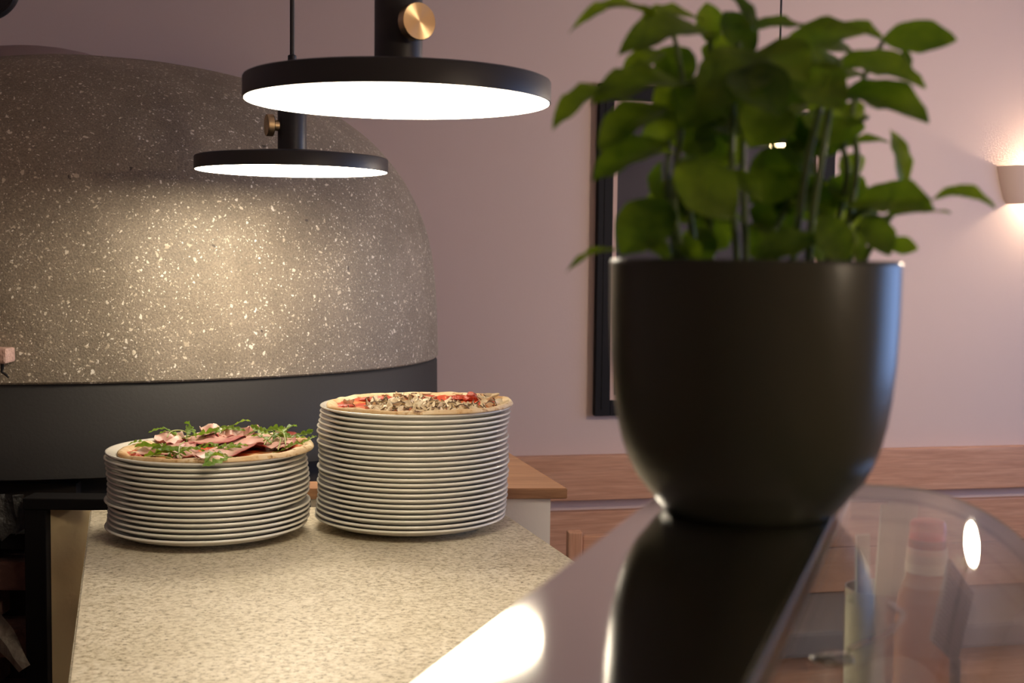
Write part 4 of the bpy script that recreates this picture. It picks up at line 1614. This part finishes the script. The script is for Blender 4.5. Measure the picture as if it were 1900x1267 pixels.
FACE = (0.1, -1, .25)
TOPF = (0, -.35, 1)
LEAVES = [
    # upper left
    ((1228, 42), (1056, 60), 46, 0, -.02, (0, -.15, 1), .20, .5, .45),
    ((1305, 40), (1188, 34), 50, .01, -.01, (0, -.5, 1), .08, .3, .5),
    ((1330, 70), (1146, 104), 84, -.01, -.04, (-.1, -.55, 1), .12, .35, .5),
    ((1235, 40), (1182, 78), 46, .01, .0, (-.2, -1, .5), .1, .2, .5),
    ((1232, 96), (1154, 146), 44, .01, -.01, (-.3, -.8, .6), .08, .3, .5),
    ((1290, 170), (1096, 196), 92, -.01, -.045, (-.1, -.5, 1), .13, .3, .5),
    ((1165, 172), (1024, 243), 66, -.02, -.04, (-.45, -.45, 1), .16, .35, .5),
    ((1238, 200), (1110, 282), 72, -.025, -.05, (-.5, -.8, .6), .12, .3, .5),
    ((1245, 268), (1098, 338), 72, -.015, -.03, (-.2, -.6, 1), .10, .35, .5),
    ((1250, 284), (1140, 300), 52, .01, .01, (0, -.4, 1), .1, .3, .5),
    # lower left
    ((1243, 372), (1152, 474), 108, -.03, -.045, (-.5, -1, .25), .08, .15, .5),
    ((1150, 466), (1050, 506), 26, -.035, -.05, (0, .05, 1), .12, .5, .3),
    ((1185, 440), (1248, 492), 30, -.035, -.05, (.3, -.8, .6), .1, .3, .5),
    ((1256, 300), (1362, 404), 118, -.045, -.055, (.25, -1, .35), .05, .12, .55),
    ((1226, 300), (1222, 372), 40, 0, 0, (-1, -.5, .2), .1, .3, .5),
    ((1262, 440), (1300, 488), 40, -.02, -.03, (0, -1, .4), .1, .2, .5),
    # top middle
    ((1318, 82), (1313, 4), 52, .01, .02, (0, -1, .2), .05, .3, .45),
    ((1402, 58), (1345, -22), 40, -.01, -.01, (.7, -.7, .4), .06, .4, .4),
    ((1395, 105), (1344, 20), 66, 0, .01, (.1, -1, .3), .06, .25, .5),
    ((1370, 60), (1512, 54), 48, .01, .02, (0, -.35, 1), .07, .3, .5),
    ((1440, 118), (1612, 58), 84, -.01, -.02, (-.1, -.6, 1), .12, .25, .5),
    ((1425, 105), (1300, 205), 110, -.03, -.05, (-.3, -.8, .6), .10, .25, .5),
    ((1300, 90), (1390, 130), 80, .02, .02, (.1, -.8, .6), .1, .2, .5),
    ((1400, 95), (1500, 150), 95, -.02, -.04, (.1, -.8, .6), .10, .25, .5),
    ((1360, 130), (1450, 215), 96, -.04, -.06, (.1, -.8, .6), .1, .25, .5),
    ((1500, 125), (1400, 200), 96, -.01, -.02, (-.1, -.8, .6), .1, .25, .5),
    ((1470, 140), (1570, 200), 90, -.03, -.04, (.1, -.9, .6), .1, .25, .5),
    ((1280, 90), (1230, 160), 70, .02, .02, (-.1, -.9, .6), .1, .25, .5),
    ((1340, 165), (1260, 240), 80, -.02, -.03, (-.2, -.9, .6), .1, .25, .5),
    ((1450, 190), (1390, 275), 90, -.03, -.04, (-.1, -.9, .5), .1, .25, .5),
    ((1300, 215), (1330, 290), 70, .02, .02, (-.1, -.9, .5), .1, .25, .5),
    ((1500, 190), (1560, 235), 60, .02, .02, (-.1, -.9, .5), .1, .25, .5),
    # right
    ((1540, 62), (1640, 74), 54, 0, -.01, (.1, -.5, 1), .12, .3, .5),
    ((1636, 70), (1776, 74), 70, -.02, -.035, (.1, -1, .38), .04, .15, .50),
    ((1672, 92), (1690, 130), 22, -.02, -.02, (.6, -.8, .2), .05, .4, .4),
    ((1530, 128), (1718, 162), 82, -.02, -.04, (.1, -.6, 1), .12, .3, .5),
    ((1545, 176), (1724, 226), 88, -.025, -.05, (.2, -.65, .8), .10, .3, .55),
    ((1560, 200), (1600, 232), 50, 0, 0, (.1, -.8, .6), .1, .25, .5),
    ((1648, 263), (1560, 276), 26, .01, .01, (0, -.4, 1), .1, .4, .5),
    ((1676, 356), (1651, 240), 54, -.01, -.02, (.75, -.8, .1), .05, .35, .5),
    ((1575, 380), (1734, 390), 84, -.02, -.05, (.05, -.7, .8), .10, .25, .55),
    ((1640, 352), (1700, 352), 30, .01, .0, (.1, -.4, 1), .15, .3, .5),
    ((1722, 374), (1848, 386), 46, -.04, -.055, (.1, -.4, 1), .16, .45, .5),
    ((1628, 408), (1764, 394), 30, -.035, -.05, (0, -.05, 1), .05, .4, .4),
    ((1600, 402), (1652, 474), 66, -.04, -.05, (.25, -1, .2), .06, .2, .55),
    ((1646, 452), (1704, 462), 38, -.03, -.035, (.2, -1, .4), .05, .15, .5),
    ((1586, 425), (1592, 492), 36, -.02, -.02, (.4, -.9, .1), .05, .25, .5),
    # middle, lower
    ((1395, 484), (1524, 440), 56, -.05, -.05, (.1, -.55, .8), .05, .35, .5),
    ((1526, 398), (1566, 494), 74, -.045, -.055, (.1, -1, .2), .06, .2, .5),
    ((1485, 280), (1392, 378), 104, .01, .0, (-.1, -1, .3), .08, .2, .5),
    ((1345, 318), (1418, 376), 40, -.03, -.04, (.3, -.8, .7), .08, .3, .5),
    ((1390, 390), (1475, 420), 70, .02, .02, (0, -1, .5), .08, .3, .5),
    ((1380, 300), (1300, 250), 70, .03, .03, (0, -1, .5), .08, .3, .5),
    ((1540, 330), (1600, 380), 60, .01, .0, (.1, -1, .5), .08, .3, .5),
    ((1590, 330), (1560, 290), 50, .02, .02, (.1, -1, .5), .08, .3, .5),
    ((1545, 345), (1470, 400), 80, .02, .02, (.1, -1, .5), .08, .3, .5),
    ((1420, 330), (1490, 390), 80, .03, .03, (.1, -1, .5), .08, .3, .5),
    ((1290, 400), (1350, 460), 80, .02, .02, (.1, -1, .5), .08, .3, .5),
    ((1440, 430), (1380, 470), 60, .01, .01, (.1, -1, .5), .08, .3, .5),
    ((1330, 440), (1260, 480), 60, .01, .01, (.1, -1, .5), .08, .3, .5),
    ((1500, 430), (1540, 480), 60, .02, .02, (.1, -1, .5), .08, .3, .5),
    ((1240, 330), (1280, 400), 60, .02, .02, (.1, -1, .5), .08, .3, .5),
]
for L_ in LEAVES:
    add_leaf(*L_)
rnd = random.Random(5)
for i in range(44):
    # inner leaves that fill the bush, each about 3 to 5 cm long
    x = rnd.uniform(1255, 1560)
    y = rnd.uniform(85, 250) if i < 34 else rnd.uniform(270, 440)
    a = rnd.uniform(0, 2 * PI)
    ll = rnd.uniform(70, 115)
    d = rnd.uniform(-.01, .055)
    add_leaf((x, y), (x + ll * math.cos(a), min(y + ll * .45 * math.sin(a) + 22, 485)), rnd.uniform(60, 95), d, d + rnd.uniform(-.03, .03), (rnd.uniform(-.3, .3), -.75, rnd.uniform(.4, .9)), .1, .28, .5)

STEMS = [
    [(1368, 492, -.02), (1362, 400, -.025), (1358, 280, -.025), (1362, 170, -.02), (1372, 80, -.01)],
    [(1385, 492, 0), (1378, 300, .0), (1385, 200, 0), (1400, 110, 0)],
    [(1472, 480, -.02), (1480, 420, -.03), (1498, 300, -.035), (1524, 190, -.03), (1540, 140, -.03)],
    [(1500, 480, -.03), (1506, 410, -.035), (1524, 300, -.04), (1540, 200, -.035), (1560, 110, -.03)],
    [(1270, 490, -.02), (1252, 400, -.025), (1256, 300, -.02), (1268, 200, -.01), (1262, 120, 0), (1245, 45, 0)],
    [(1256, 492, -.01), (1246, 420, -.02), (1238, 340, -.02), (1240, 282, -.02)],
    [(1560, 480, 0), (1580, 380, -.005), (1590, 290, -.005), (1580, 215, 0), (1600, 150, 0), (1640, 75, -.015)],
    [(1575, 490, .01), (1590, 430, -.01), (1612, 405, -.02), (1640, 405, -.03)],
    [(1540, 470, .01), (1600, 390, -.01), (1680, 380, -.03), (1725, 373, -.04)],
    [(1540, 470, .01), (1572, 330, .0), (1565, 260, .0), (1610, 215, -.01)],
    [(1320, 490, .02), (1312, 300, .02), (1316, 150, .02), (1318, 70, .01)],
    [(1440, 490, .02), (1436, 300, .02), (1430, 180, .0), (1420, 100, -.01)],
    [(1240, 470, -.02), (1225, 420, -.025), (1243, 372, -.03)],
    [(1290, 480, .0), (1272, 350, -.03), (1256, 302, -.045)],
    [(1405, 490, .01), (1470, 360, .015), (1486, 282, .01)],
    [(1600, 490, .0), (1640, 420, -.01), (1672, 372, -.01), (1676, 352, -.01)],
]
for s_ in STEMS:
    w = []
    for k, (px, py, dd) in enumerate(s_):
        p = aty(px, py, PD + dd) - Vector((pc.x, pc.y, soil_z))
        if k == 0:
            # root in the soil
            rxy = Vector((p.x, p.y))
            if rxy.length > .055:
                rxy *= .055 / rxy.length
            w.append(Vector((rxy.x, rxy.y, .001)))
        w.append(p)
    pth = smooth_path(w, 5)
    n = len(pth)
    mesh_obj('stem', tube(pth, [.0021 - .0009 * i / n for i in range(n)], 8), M_STEM, basil, smooth=True)
